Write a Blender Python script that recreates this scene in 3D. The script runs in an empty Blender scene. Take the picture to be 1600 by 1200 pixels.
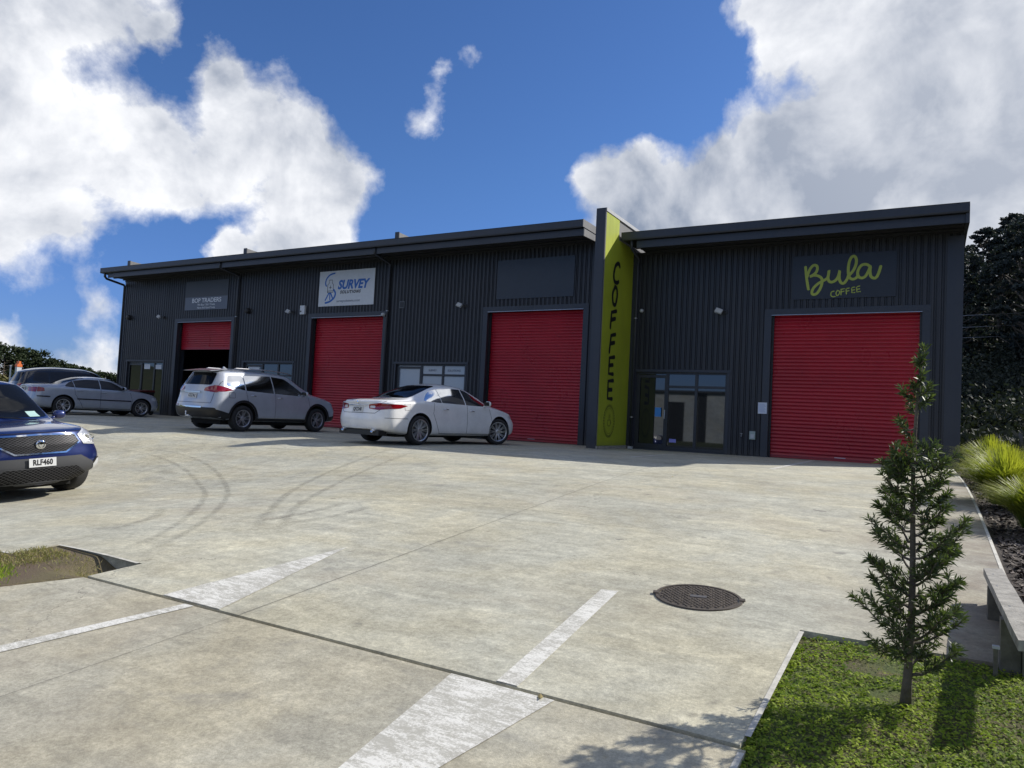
import bpy, bmesh, math, random
import numpy as np
from mathutils import Vector, Matrix
from mathutils.bvhtree import BVHTree
random.seed(7); RNG=np.random.default_rng(11)
S=bpy.context.scene; COL=S.collection
# ---------------------------------------------------------------- camera
cam=bpy.data.cameras.new('camera'); camo=bpy.data.objects.new('camera',cam); COL.objects.link(camo); S.camera=camo
yaw,pitch,roll=[math.radians(a) for a in (-30.001,2.609,2.898)]
CAM=Vector((32.8366,-20.1035,0.777))
fw=Vector((math.sin(yaw)*math.cos(pitch),math.cos(yaw)*math.cos(pitch),math.sin(pitch)))
rt=Vector((math.cos(yaw),-math.sin(yaw),0)); up=rt.cross(fw)
r2=rt*math.cos(roll)+up*math.sin(roll); u2=-rt*math.sin(roll)+up*math.cos(roll)
M=Matrix((r2,u2,-fw)).transposed().to_4x4(); M.translation=CAM; camo.matrix_world=M
cam.sensor_width=36; cam.lens=36*1127.25/1600; cam.clip_start=.05; cam.clip_end=3000
# ---------------------------------------------------------------- light
SUN=Vector((.78,1.0,.95)).normalized()
ELEV=math.asin(SUN.z); AZ=math.atan2(SUN.x,SUN.y)
sl=bpy.data.lights.new('sun','SUN'); sl.energy=4.6; sl.angle=math.radians(.5); sl.color=(1,.95,.87)
so=bpy.data.objects.new('sun',sl); COL.objects.link(so); so.rotation_euler=SUN.to_track_quat('Z','Y').to_euler(); so.location=(40,20,30)
S.view_settings.view_transform='Standard'; S.view_settings.look='None'; S.view_settings.gamma=1; S.view_settings.exposure=0.2
# ---------------------------------------------------------------- sky with clouds
CL_HI=(11.6,11.7,12.0); CL_LO=(2.7,3.3,4.5)
W=bpy.data.worlds.new('World'); S.world=W; W.use_nodes=True
nt=W.node_tree; N=nt.nodes; Lk=nt.links
for n in list(N): N.remove(n)
def nd(tree,t,**k):
    n=tree.nodes.new(t)
    for a,b in k.items(): setattr(n,a,b)
    return n
def math_(tree,op,a,b=None,c=None,clamp=False):
    n=tree.nodes.new('ShaderNodeMath'); n.operation=op; n.use_clamp=clamp
    for i,v in enumerate((a,b,c)):
        if v is None: continue
        if isinstance(v,(int,float)): n.inputs[i].default_value=v
        else: tree.links.new(v,n.inputs[i])
    return n.outputs[0]
def vmath(tree,op,a,b=None,sc=None):
    n=tree.nodes.new('ShaderNodeVectorMath'); n.operation=op
    for i,v in enumerate((a,b)):
        if v is None: continue
        if isinstance(v,(tuple,list)): n.inputs[i].default_value=v
        else: tree.links.new(v,n.inputs[i])
    if sc is not None: n.inputs['Scale'].default_value=sc
    return n
def noise(tree,vec,scale,detail=4,rough=.55,out=0,dist=0):
    n=tree.nodes.new('ShaderNodeTexNoise'); n.inputs['Scale'].default_value=scale; n.inputs['Detail'].default_value=detail
    n.inputs['Roughness'].default_value=rough; n.inputs['Distortion'].default_value=dist
    if vec is not None: tree.links.new(vec,n.inputs['Vector'])
    return n.outputs[out]
def maprange(tree,v,a,b,c=0,d=1,smooth=True):
    n=tree.nodes.new('ShaderNodeMapRange'); 
    if smooth: n.interpolation_type='SMOOTHSTEP'
    tree.links.new(v,n.inputs[0])
    for i,x in enumerate((a,b,c,d)): n.inputs[i+1].default_value=x
    return n.outputs[0]
def mixc(tree,f,a,b,mode='MIX'):
    n=tree.nodes.new('ShaderNodeMix'); n.data_type='RGBA'; n.blend_type=mode
    if isinstance(f,(int,float)): n.inputs[0].default_value=f
    else: tree.links.new(f,n.inputs[0])
    for i,v in ((6,a),(7,b)):
        if isinstance(v,(tuple,list)): n.inputs[i].default_value=(*v[:3],1)
        else: tree.links.new(v,n.inputs[i])
    return n.outputs[2]
BLOBS= [(-0.8282, 0.3743, 0.4171, 0.1007), (-0.7968, 0.4296, 0.4249, 0.0665), (-0.7795, 0.4756, 0.4078, 0.0276), (-0.8722, 0.365, 0.3255, 0.0748), (-0.8604, 0.412, 0.3001, 0.0852), (-0.8299, 0.4652, 0.3082, 0.07), (-0.8749, 0.4243, 0.2336, 0.0795), (-0.8258, 0.492, 0.2754, 0.0566), (-0.9008, 0.3948, 0.1808, 0.0603), (-0.8698, 0.448, 0.2066, 0.0443), (-0.7443, 0.5436, 0.388, 0.0351), (-0.7368, 0.5774, 0.3518, 0.0745), (-0.7042, 0.6252, 0.3365, 0.0806), (-0.6687, 0.6683, 0.3259, 0.0592), (-0.7671, 0.5686, 0.2972, 0.0631), (-0.711, 0.6475, 0.2744, 0.07), (-0.6937, 0.678, 0.2434, 0.0519), (-0.7351, 0.6424, 0.2169, 0.0579), (-0.7799, 0.5967, 0.1889, 0.0292), (-0.804, 0.5265, 0.2762, 0.0424), (-0.8024, 0.5104, 0.3093, 0.038), (-0.8813, 0.4523, 0.1373, 0.0223), (-0.8645, 0.4833, 0.1379, 0.0182), (-0.8881, 0.4382, 0.1387, 0.0132), (-0.8639, 0.4935, 0.1005, 0.026), (-0.8509, 0.5155, 0.1011, 0.0155), (-0.9071, 0.4162, 0.0622, 0.029), (-0.8982, 0.4354, 0.0608, 0.0176), (-0.8784, 0.4769, 0.0313, 0.0454), (-0.8588, 0.5103, 0.046, 0.031), (-0.9012, 0.4326, 0.0274, 0.0293), (-0.4944, 0.733, 0.4671, 0.016), (-0.5584, 0.7203, 0.4115, 0.018), (-0.5291, 0.7202, 0.4488, 0.0121), (-0.1687, 0.856, 0.4887, 0.0451), (-0.1116, 0.8788, 0.464, 0.078), (-0.0271, 0.886, 0.4629, 0.1066), (0.0561, 0.8902, 0.4522, 0.1083), (-0.1579, 0.888, 0.4319, 0.0461), (-0.0923, 0.9052, 0.4149, 0.0564), (-0.2073, 0.8991, 0.3856, 0.0239), (-0.2192, 0.9019, 0.3723, 0.0129), (-0.3742, 0.8718, 0.3162, 0.0441), (-0.3292, 0.8855, 0.3279, 0.0436), (-0.288, 0.908, 0.3044, 0.0544), (-0.2406, 0.9143, 0.3259, 0.0559), (-0.1795, 0.9214, 0.3448, 0.0673), (-0.1282, 0.9247, 0.3586, 0.0664), (-0.0521, 0.9286, 0.3675, 0.0788), (0.0121, 0.9283, 0.3716, 0.0939), (0.0828, 0.9246, 0.3719, 0.1101), (-0.3372, 0.9033, 0.2653, 0.0768), (-0.243, 0.9333, 0.2645, 0.0918), (-0.144, 0.9503, 0.2762, 0.1046), (-0.0377, 0.9604, 0.2761, 0.1224), (0.0643, 0.9619, 0.2659, 0.1297), (0.1141, 0.9784, 0.1722, 0.1203)]
tc=nd(nt,'ShaderNodeTexCoord').outputs['Generated']
dirn=vmath(nt,'NORMALIZE',tc).outputs[0]
n1=noise(nt,dirn,3.2,3,.5,1); n1=vmath(nt,'SUBTRACT',n1,(.5,.5,.5)).outputs[0]
n1=vmath(nt,'SCALE',n1,None,.13).outputs[0]
n0=noise(nt,dirn,11,6,.6,1); n0=vmath(nt,'SUBTRACT',n0,(.5,.5,.5)).outputs[0]
n0=vmath(nt,'SCALE',n0,None,.075).outputs[0]
dd=vmath(nt,'ADD',vmath(nt,'ADD',dirn,n1).outputs[0],n0).outputs[0]
def blobfield(vec,k):
    field=None
    for x,y,z,r in BLOBS:
        dist=vmath(nt,'DISTANCE',vec,(x,y,z)).outputs['Value']
        w=.28 if r<.024 else .52 if z<.17 else 1.0; f=math_(nt,'MULTIPLY_ADD',dist,-w/r,w)
        field=f if field is None else math_(nt,'SMOOTH_MAX',field,f,k)
    return field
field=math_(nt,'MULTIPLY_ADD',blobfield(dd,.55),1.0,-.10)
# clouds outside the photographed part of the sky: broad soft noise
fb=noise(nt,dirn,2.2,5,.55)
dotf=vmath(nt,'DOT_PRODUCT',dirn,tuple(fw)).outputs['Value']
out_=maprange(nt,dotf,.72,.5); fbo=maprange(nt,fb,.44,.66,-.6,.9,False)
fbo=math_(nt,'MULTIPLY_ADD',out_,2.0,math_(nt,'ADD',fbo,-2.0))
field=math_(nt,'MAXIMUM',field,fbo)
fine=noise(nt,dirn,7.5,13,.60,dist=.25); fine=math_(nt,'MULTIPLY_ADD',fine,1.0,-.5)
fine2=noise(nt,dirn,34,8,.6,dist=.4); fine2=math_(nt,'MULTIPLY_ADD',fine2,.30,-.15)
fld=math_(nt,'ADD',math_(nt,'ADD',math_(nt,'ADD',field,-.10),math_(nt,'MULTIPLY',fine,1.45)),fine2)
mask=math_(nt,'POWER',maprange(nt,fld,-.27,.15,0,1,False),1.3,clamp=True)
sky=nd(nt,'ShaderNodeTexSky',sky_type='NISHITA',sun_disc=False,sun_elevation=ELEV,sun_rotation=AZ,altitude=60,air_density=1.0,dust_density=.45,ozone_density=2.2)
sepd=nd(nt,'ShaderNodeSeparateXYZ'); Lk.new(dirn,sepd.inputs[0])
# cloud light: the same density sampled a little way towards the sun tells how much cloud shades this spot
ofs=vmath(nt,'ADD',dirn,tuple(SUN*.055)).outputs[0]
puff=noise(nt,dirn,7.5,9,.60,dist=.25); puffs=noise(nt,ofs,7.5,9,.60,dist=.25)
relief=math_(nt,'SUBTRACT',puff,puffs)                    # + : sunlit side of a billow
big=noise(nt,dirn,4.6,5,.55,dist=.4); bigs=noise(nt,ofs,4.6,5,.55,dist=.4)
reliefb=math_(nt,'SUBTRACT',big,bigs)
thick=maprange(nt,math_(nt,'ADD',field,math_(nt,'MULTIPLY',fine,1.6)),-.1,.8)
lowr=math_(nt,'MULTIPLY',maprange(nt,sepd.outputs[2],.52,.27),maprange(nt,sepd.outputs[0],-.62,-.28))
shade=math_(nt,'MULTIPLY_ADD',thick,.12,math_(nt,'MULTIPLY_ADD',lowr,.46,.22))
shade=math_(nt,'ADD',shade,math_(nt,'MULTIPLY',relief,-1.5)); shade=math_(nt,'ADD',shade,math_(nt,'MULTIPLY',reliefb,-1.9))
shade=math_(nt,'ADD',shade,math_(nt,'MULTIPLY',math_(nt,'MULTIPLY',thick,maprange(nt,big,.42,.62)),.34),clamp=True)
ccol=mixc(nt,shade,CL_HI,CL_LO)
sund=vmath(nt,'DOT_PRODUCT',dirn,tuple(SUN)).outputs['Value']
glow=maprange(nt,sund,.45,.98)
ccol=mixc(nt,math_(nt,'MULTIPLY',glow,.30),ccol,(12,12.1,12.4))
skc=mixc(nt,1.0,sky.outputs[0],(.54,.81,1.24),'MULTIPLY')
hz=maprange(nt,sepd.outputs[2],.34,.0)
skc=mixc(nt,hz,skc,mixc(nt,1.0,skc,(.86,.82,1.05),'MULTIPLY'))
col=mixc(nt,mask,skc,ccol)
bg=nd(nt,'ShaderNodeBackground'); bg.inputs['Strength'].default_value=.082; Lk.new(col,bg.inputs[0])
wo=nd(nt,'ShaderNodeOutputWorld'); Lk.new(bg.outputs[0],wo.inputs[0])
# ---------------------------------------------------------------- object helpers
def tag(o,label=None,cat=None,group=None,kind=None):
    if label: o['label']=label
    if cat: o['category']=cat
    if group: o['group']=group
    if kind: o['kind']=kind
    return o
def empty(name,loc=(0,0,0),rz=0,**k):
    o=bpy.data.objects.new(name,None); COL.objects.link(o); o.location=loc; o.rotation_euler=(0,0,rz); o.empty_display_size=.2
    return tag(o,**k)
def link(name,me,parent=None,mats=(),smooth=False,world=False,**k):
    """world=True: verts are in world space, put them into the parent's space"""
    o=bpy.data.objects.new(name,me); COL.objects.link(o)
    for m in (mats if isinstance(mats,(list,tuple)) else [mats]):
        if m: me.materials.append(m)
    if smooth: me.polygons.foreach_set('use_smooth',[True]*len(me.polygons))
    if parent is not None:
        o.parent=parent
        if world:
            pm=Matrix.Translation(parent.location)@Matrix.Rotation(parent.rotation_euler[2],4,'Z')
            if parent.parent is not None:
                q=parent.parent; pm=Matrix.Translation(q.location)@Matrix.Rotation(q.rotation_euler[2],4,'Z')@pm
            me.transform(pm.inverted())
    return tag(o,**k)
class MB:
    def __init__(s): s.v=[]; s.f=[]; s.m=[]; s.mi=0
    def add(s,vs,fs):
        b=len(s.v); s.v+= [tuple(v) for v in vs]; s.f+=[tuple(i+b for i in f) for f in fs]; s.m+=[s.mi]*len(fs); return s
    def box(s,a,b,rot=None,piv=None):
        x0,y0,z0=a; x1,y1,z1=b
        vs=[Vector(p) for p in ((x0,y0,z0),(x1,y0,z0),(x1,y1,z0),(x0,y1,z0),(x0,y0,z1),(x1,y0,z1),(x1,y1,z1),(x0,y1,z1))]
        if rot is not None:
            c=Vector(piv) if piv else (Vector(a)+Vector(b))/2
            vs=[rot@(v-c)+c for v in vs]
        return s.add(vs,[(0,3,2,1),(4,5,6,7),(0,1,5,4),(1,2,6,5),(2,3,7,6),(3,0,4,7)])
    def tube(s,pts,r,n=8,cap=True):
        pts=[Vector(p) for p in pts]; rs=r if isinstance(r,(list,tuple)) else [r]*len(pts)
        vs=[];fs=[]; prev=None
        for i,p in enumerate(pts):
            d=(pts[min(i+1,len(pts)-1)]-pts[max(i-1,0)])
            d=d.normalized() if d.length>1e-9 else Vector((0,0,1))
            a=prev if prev is not None else (Vector((0,0,1)) if abs(d.z)<.9 else Vector((1,0,0)))
            a=(a-d*a.dot(d)); a=a.normalized() if a.length>1e-6 else d.orthogonal().normalized(); prev=a; b=d.cross(a)
            for k in range(n):
                t=2*math.pi*k/n; vs.append(p+(a*math.cos(t)+b*math.sin(t))*rs[i])
        for i in range(len(pts)-1):
            for k in range(n):
                k2=(k+1)%n; fs.append((i*n+k,i*n+k2,(i+1)*n+k2,(i+1)*n+k))
        if cap: fs+=[tuple(range(n))[::-1],tuple((len(pts)-1)*n+k for k in range(n))]
        return s.add(vs,fs)
    def lathe(s,prof,n=32,axis='y',c=(0,0,0)):
        """prof: (radius, along)"""
        vs=[];fs=[];c=Vector(c)
        for r,h in prof:
            for k in range(n):
                t=2*math.pi*k/n; a,b=r*math.cos(t),r*math.sin(t)
                vs.append(c+(Vector((a,h,b)) if axis=='y' else Vector((a,b,h)) if axis=='z' else Vector((h,a,b))))
        m=len(prof)
        for i in range(m-1):
            for k in range(n):
                k2=(k+1)%n; fs.append((i*n+k,(i+1)*n+k,(i+1)*n+k2,i*n+k2))
        return s.add(vs,fs)
    def grid(s,P,flip=False):
        h=len(P);w=len(P[0]); vs=[p for row in P for p in row]; fs=[]
        for i in range(h-1):
            for j in range(w-1):
                q=(i*w+j,i*w+j+1,(i+1)*w+j+1,(i+1)*w+j); fs.append(q[::-1] if flip else q)
        return s.add(vs,fs)
    def prism(s,poly,ax,a,b):
        """poly in the two other axes, extruded along ax from a to b"""
        def P(u,v,w): return {'x':(w,u,v),'y':(u,w,v),'z':(u,v,w)}[ax]
        n=len(poly); vs=[P(u,v,a) for u,v in poly]+[P(u,v,b) for u,v in poly]
        return s.add(vs,[tuple(range(n)),tuple(range(n,2*n))[::-1]]+[(i,i+n,(i+1)%n+n,(i+1)%n) for i in range(n)])
    def mesh(s,name,fix=False):
        me=bpy.data.meshes.new(name); me.from_pydata(s.v,[],s.f); me.update()
        me.polygons.foreach_set('material_index',s.m)
        if fix:
            bm=bmesh.new(); bm.from_mesh(me); bmesh.ops.recalc_face_normals(bm,faces=bm.faces); bm.to_mesh(me); bm.free()
        return me
    def build(s,name,mats,parent=None,smooth=False,world=True,fix=True,**k):
        return link(name,s.mesh(name,fix),parent,mats,smooth,world,**k)
def quads_mesh(name,V,nper=4,cols=None):
    """V: (n,nper,3) array -> mesh of n separate faces, fast"""
    n=V.shape[0]; me=bpy.data.meshes.new(name); me.vertices.add(n*nper); me.vertices.foreach_set('co',V.reshape(-1).astype(np.float32))
    me.loops.add(n*nper); me.loops.foreach_set('vertex_index',np.arange(n*nper,dtype=np.int32))
    me.polygons.add(n); me.polygons.foreach_set('loop_start',np.arange(0,n*nper,nper,dtype=np.int32))
    me.update(calc_edges=True)
    if cols is not None:
        at=me.attributes.new('tint','FLOAT','FACE'); at.data.foreach_set('value',cols.astype(np.float32))
    return me
def text_mesh(body,size,bold=0,shear=0,align='CENTER',extrude=.002,spacing=1,res=3):
    c=bpy.data.curves.new('txt','FONT'); c.body=body; c.size=size; c.offset=bold; c.shear=shear; c.align_x=align; c.align_y='CENTER'
    c.extrude=extrude; c.space_character=spacing; c.resolution_u=res
    o=bpy.data.objects.new('txt',c); COL.objects.link(o); dg=bpy.context.evaluated_depsgraph_get()
    me=bpy.data.meshes.new_from_object(o.evaluated_get(dg)); bpy.data.objects.remove(o); return me
def put_text(name,body,size,mat,parent,M,sx=1,**k):
    me=text_mesh(body,size,**k); me.materials.clear(); me.transform(M@Matrix.Diagonal((sx,1,1,1)))
    return link(name,me,parent,mat,world=True)
def wallM(x,y,z): # text facing -Y (towards the yard), reading along +X
    return Matrix.Translation((x,y,z))@Matrix.Rotation(math.radians(90),4,'X')
def catmull(pts,k=6):
    P=[Vector(p) for p in pts]; out=[]
    for i in range(len(P)-1):
        p0=P[max(i-1,0)];p1=P[i];p2=P[i+1];p3=P[min(i+2,len(P)-1)]
        for j in range(k):
            t=j/k; out.append(.5*((2*p1)+(p2-p0)*t+(2*p0-5*p1+4*p2-p3)*t*t+(3*p1-p0-3*p2+p3)*t**3))
    out.append(P[-1]); return out
def stroke2d(mb,pts,w,place,th=.012,k=6,smooth=True):
    """flat brush stroke of width w along 2D pts; place(u,v,d)->3D, d = proud distance"""
    P=catmull([(a,b,0) for a,b in pts],k) if smooth and len(pts)>2 else [Vector((a,b,0)) for a,b in pts]
    n=len(P); L=[];R=[]
    for i,p in enumerate(P):
        d=(P[min(i+1,n-1)]-P[max(i-1,0)]); d=d.normalized() if d.length>1e-9 else Vector((1,0,0)); q=Vector((-d.y,d.x,0))*w/2
        L.append(p+q);R.append(p-q)
    vs=[place(p.x,p.y,th+i*3e-5) for i,p in enumerate(L)]+[place(p.x,p.y,th+i*3e-5) for i,p in enumerate(R)]
    mb.add(vs,[(i,i+1,n+i+1,n+i) for i in range(n-1)])
    for e,sgn in ((0,-1),(n-1,1)):   # round ends
        c=P[e]; ring=[]
        for t in range(12):
            a=2*math.pi*t/12; ring.append(place(c.x+math.cos(a)*w/2,c.y+math.sin(a)*w/2,th+.0007+e*4e-5))
        mb.add(ring,[tuple(range(12))])

# ---------------------------------------------------------------- materials
def mat(name,base=(.5,.5,.5),rough=.6,metal=0,coat=0,spec=.5,ior=1.5,emit=None,var=0,vscale=8,bump=0,bscale=60,alpha=1,subs=0,trans=0):
    m=bpy.data.materials.new(name); m.use_nodes=True; t=m.node_tree; b=t.nodes['Principled BSDF']
    b.inputs['Base Color'].default_value=(*base,1); b.inputs['Roughness'].default_value=rough; b.inputs['Metallic'].default_value=metal
    b.inputs['IOR'].default_value=ior; b.inputs['Specular IOR Level'].default_value=spec; b.inputs['Coat Weight'].default_value=coat; b.inputs['Coat Roughness'].default_value=.03
    b.inputs['Transmission Weight'].default_value=trans
    if var or bump:
        pos=nd(t,'ShaderNodeTexCoord').outputs['Object']
    if var:
        n=noise(t,pos,vscale,6,.65); n=maprange(t,n,.3,.7,1-var,1+var,False)
        c=vmath(t,'SCALE',(*base,),None); 
        t.links.new(n,c.inputs['Scale']); t.links.new(c.outputs[0],b.inputs['Base Color'])
    if bump:
        n=noise(t,pos,bscale,5,.6); bn=nd(t,'ShaderNodeBump'); bn.inputs['Strength'].default_value=bump; bn.inputs['Distance'].default_value=.01
        t.links.new(n,bn.inputs['Height']); t.links.new(bn.outputs[0],b.inputs['Normal'])
    return m
def bsdf(m): return m.node_tree.nodes['Principled BSDF']
def concrete(name,base,stain=True):
    m=mat(name,base,.85); t=m.node_tree; b=bsdf(m)
    p=nd(t,'ShaderNodeNewGeometry').outputs['Position']
    mp=nd(t,'ShaderNodeMapping'); t.links.new(p,mp.inputs[0]); mp.inputs['Scale'].default_value=(.35,1.6,1); mp.inputs['Rotation'].default_value=(0,0,.35)
    a=noise(t,p,.55,6,.6,dist=.6); c=noise(t,mp.outputs[0],2.6,7,.7,dist=.8); f=noise(t,p,38,6,.7); g=noise(t,p,190,3,.7); h=noise(t,p,5,7,.72)
    v=math_(t,'MULTIPLY_ADD',maprange(t,a,.3,.7),.22,.89)
    v=math_(t,'MULTIPLY',v,math_(t,'MULTIPLY_ADD',maprange(t,c,.3,.72),.28,.87))
    v=math_(t,'MULTIPLY',v,math_(t,'MULTIPLY_ADD',maprange(t,h,.28,.7),.26,.88))
    f2=noise(t,p,14,7,.78,dist=.4); f3=noise(t,p,75,4,.75)
    v=math_(t,'MULTIPLY',v,math_(t,'MULTIPLY_ADD',maprange(t,f2,.3,.7),.30,.85))
    v=math_(t,'MULTIPLY',v,math_(t,'MULTIPLY_ADD',maprange(t,f,.3,.7),.26,.87))
    v=math_(t,'MULTIPLY',v,math_(t,'MULTIPLY_ADD',maprange(t,f3,.3,.7),.26,.87))
    v=math_(t,'MULTIPLY',v,math_(t,'MULTIPLY_ADD',g,.6,.7))
    # pale laitance scuffs
    sc=noise(t,mp.outputs[0],7,6,.75,dist=1.5); scm=maprange(t,sc,.66,.74,0,.22)
    pits=maprange(t,noise(t,p,90,2,.5),.70,.76,1,.78)
    v=math_(t,'MULTIPLY',v,pits)
    warm=maprange(t,noise(t,p,.8,4,.6,dist=.5),.35,.7)
    col=mixc(t,warm,tuple(base),(base[0]*1.05,base[1]*1.0,base[2]*.90))
    k=vmath(t,'SCALE',col); t.links.new(v,k.inputs['Scale']); col=k.outputs[0]
    col=mixc(t,scm,col,(.62,.6,.56))
    if stain:
        sp=nd(t,'ShaderNodeSeparateXYZ'); t.links.new(p,sp.inputs[0])
        # brown dirt washed along the garden edge
        e=maprange(t,math_(t,'ADD',sp.outputs[0],math_(t,'MULTIPLY',noise(t,p,1.3,6,.65),1.7)),32.9,34.2)
        e=math_(t,'MULTIPLY',e,maprange(t,sp.outputs[1],-2.0,-8.0)); e=math_(t,'MULTIPLY',e,maprange(t,noise(t,p,3,5,.7),.25,.7,.35,.95))
        col=mixc(t,math_(t,'MULTIPLY',e,.8),col,(.17,.13,.10))
        # brownish drift on the lower left
        e2=math_(t,'MULTIPLY',maprange(t,noise(t,p,.6,5,.65,dist=.7),.5,.72),.30)
        col=mixc(t,e2,col,(.33,.28,.21))
        # hairline cracks and old pour edges
        vo=nd(t,'ShaderNodeTexVoronoi',feature='DISTANCE_TO_EDGE'); vo.inputs['Scale'].default_value=.16; t.links.new(vmath(t,'ADD',p,vmath(t,'SCALE',noise(t,p,1.3,6,.7,1),None,.9).outputs[0]).outputs[0],vo.inputs['Vector'])
        ck=math_(t,'MULTIPLY',maprange(t,vo.outputs['Distance'],.0012,.0004),maprange(t,noise(t,p,.5,2,.5),.48,.6,0,.55))
        col=mixc(t,ck,col,(.10,.095,.085))
        # grey grime patches
        e3=math_(t,'MULTIPLY',maprange(t,noise(t,p,1.15,7,.72,dist=1.2),.52,.74),.42)
        col=mixc(t,e3,col,(.17,.17,.165))
        # small oil spots
        e4=math_(t,'MULTIPLY',maprange(t,noise(t,p,3.4,3,.5),.70,.76),.5)
        col=mixc(t,e4,col,(.09,.085,.08))
    t.links.new(col,b.inputs['Base Color'])
    bn=nd(t,'ShaderNodeBump'); bn.inputs['Strength'].default_value=.5; bn.inputs['Distance'].default_value=.004
    t.links.new(math_(t,'ADD',f,math_(t,'MULTIPLY',g,.6)),bn.inputs['Height']); t.links.new(bn.outputs[0],b.inputs['Normal'])
    return m
CONC=concrete('yard concrete',(.42,.41,.33)); CONC2=concrete('road concrete',(.39,.37,.292))
KERB=mat('concrete edge',(.34,.33,.29),.9,var=.3,vscale=9,bump=.5,bscale=40)
def worn_paint():
    m=mat('worn white road paint',(.76,.745,.68),.75); t=m.node_tree; b=bsdf(m)
    p=nd(t,'ShaderNodeNewGeometry').outputs['Position']
    mp=nd(t,'ShaderNodeMapping'); t.links.new(p,mp.inputs[0]); mp.inputs['Scale'].default_value=(1.0,3,1); mp.inputs['Rotation'].default_value=(0,0,.2)
    w=noise(t,mp.outputs[0],9,8,.78,dist=.6); w2=noise(t,p,85,6,.85); w3=noise(t,p,2.2,4,.6)
    a=maprange(t,math_(t,'ADD',math_(t,'ADD',w,math_(t,'MULTIPLY',w2,.9)),math_(t,'MULTIPLY',w3,.55)),1.10,1.34)
    col=mixc(t,a,(.74,.725,.66),(.42,.405,.345)); 
    t.links.new(col,b.inputs['Base Color']); return m
LINE=worn_paint()
def faded(name,colr,k,scale=12):
    m=mat(name,colr,.9); t=m.node_tree; b=bsdf(m); p=nd(t,'ShaderNodeNewGeometry').outputs['Position']
    uv=nd(t,'ShaderNodeUVMap').outputs[0]; sp=nd(t,'ShaderNodeSeparateXYZ'); t.links.new(uv,sp.inputs[0])
    e=math_(t,'MULTIPLY',math_(t,'SUBTRACT',1,math_(t,'ABSOLUTE',math_(t,'MULTIPLY_ADD',sp.outputs[0],2,-1))),1.6,clamp=True)
    e=math_(t,'MULTIPLY',e,math_(t,'SUBTRACT',1,math_(t,'POWER',math_(t,'ABSOLUTE',math_(t,'MULTIPLY_ADD',sp.outputs[1],2,-1)),4)))
    a=math_(t,'MULTIPLY',maprange(t,noise(t,p,scale,6,.75),.28,.7),k); a=math_(t,'MULTIPLY',a,e,clamp=True)
    t.links.new(a,b.inputs['Alpha']); return m
RUBBER=faded('tyre rubber smear',(.11,.108,.10),.27)
SAWCUT=mat('saw cut joint',(.11,.104,.09),.9); 
def cladding(name,base,rough=.42,panel=0,axis=0,pw=.76,vs=9):
    m=mat(name,base,rough,spec=.4); t=m.node_tree; b=bsdf(m); p=nd(t,'ShaderNodeNewGeometry').outputs['Position']
    n=noise(t,p,1.3,5,.6); mp=nd(t,'ShaderNodeMapping'); t.links.new(p,mp.inputs[0]); mp.inputs['Scale'].default_value=(vs,vs,.6)
    n2=noise(t,mp.outputs[0],1.2,5,.65)
    v=math_(t,'MULTIPLY',math_(t,'MULTIPLY_ADD',n,.4,.8),math_(t,'MULTIPLY_ADD',n2,.36 if axis==0 else .16,.82 if axis==0 else .92))
    if panel:
        sx=nd(t,'ShaderNodeSeparateXYZ'); t.links.new(p,sx.inputs[0]); u=math_(t,'DIVIDE',sx.outputs[axis],pw); fl=math_(t,'FLOOR',u)
        wn=nd(t,'ShaderNodeTexWhiteNoise',noise_dimensions='1D'); t.links.new(fl,wn.inputs['W']); v=math_(t,'MULTIPLY',v,math_(t,'MULTIPLY_ADD',wn.outputs[0],panel,1-panel/2))
        # vertical run-off streaks
        m3=nd(t,'ShaderNodeMapping'); t.links.new(p,m3.inputs[0]); m3.inputs['Scale'].default_value=(22,22,.35) if axis==0 else (.5,.5,.35); s3=noise(t,m3.outputs[0],1.0,4,.6); v=math_(t,'MULTIPLY',v,maprange(t,s3,.35,.7,.82 if axis==0 else .94,1.22 if axis==0 else 1.07))
    # dust splash near the ground
    sp=nd(t,'ShaderNodeSeparateXYZ'); t.links.new(p,sp.inputs[0])
    d=maprange(t,math_(t,'ADD',sp.outputs[2],math_(t,'MULTIPLY',n2,.25)),.45,.1,0,.35)
    k=vmath(t,'SCALE',base); t.links.new(v,k.inputs['Scale']); col=mixc(t,d,k.outputs[0],(.09,.085,.075))
    t.links.new(col,b.inputs['Base Color'])
    t.links.new(math_(t,'MULTIPLY_ADD',n2,.25 if axis==0 else .12,rough-(.12 if axis==0 else .05)),b.inputs['Roughness'])
    return m
CLAD=cladding('charcoal ribbed steel',(.029,.030,.034),.42,.16); TRIM=cladding('charcoal flashing',(.038,.042,.052),.38)
SOFF=mat('dark soffit',(.018,.019,.022),.7)
ROOFM=mat('charcoal roof steel',(.055,.058,.065),.45,var=.15)
GREYF=cladding('sunlit grey flashing',(.21,.205,.195),.5)  # charcoal flashing made paler: the sun on its faces is in the colour
RED=cladding('red roller shutter steel',(.38,.014,.027),.28,.08,2,.48,1.1)
GREEN=cladding('lime green panel',(.40,.46,.035),.5)
FRAME=mat('charcoal aluminium joinery',(.03,.032,.036),.4)
GLASS=mat('dark window glass',(.010,.012,.014),.02,ior=1.7,spec=.6)
GLASSP=mat('pale film on glass',(.34,.40,.46),.12,ior=1.6)
WHITE=mat('white sign face',(.62,.64,.66),.45,var=.05); NAVY=mat('dark blank sign face',(.022,.028,.038),.4,var=.1)
SLATE=mat('slate sign face',(.045,.05,.06),.5); SLATE2=mat('grey blue sign strip',(.105,.125,.165),.45)
BLUE=mat('sign blue',(.02,.13,.45),.45); LETB=mat('black lettering',(.012,.012,.012),.5); LETG=mat('grey lettering',(.14,.16,.20),.5); LETW=mat('pale lettering',(.72,.74,.78),.5)
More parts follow.
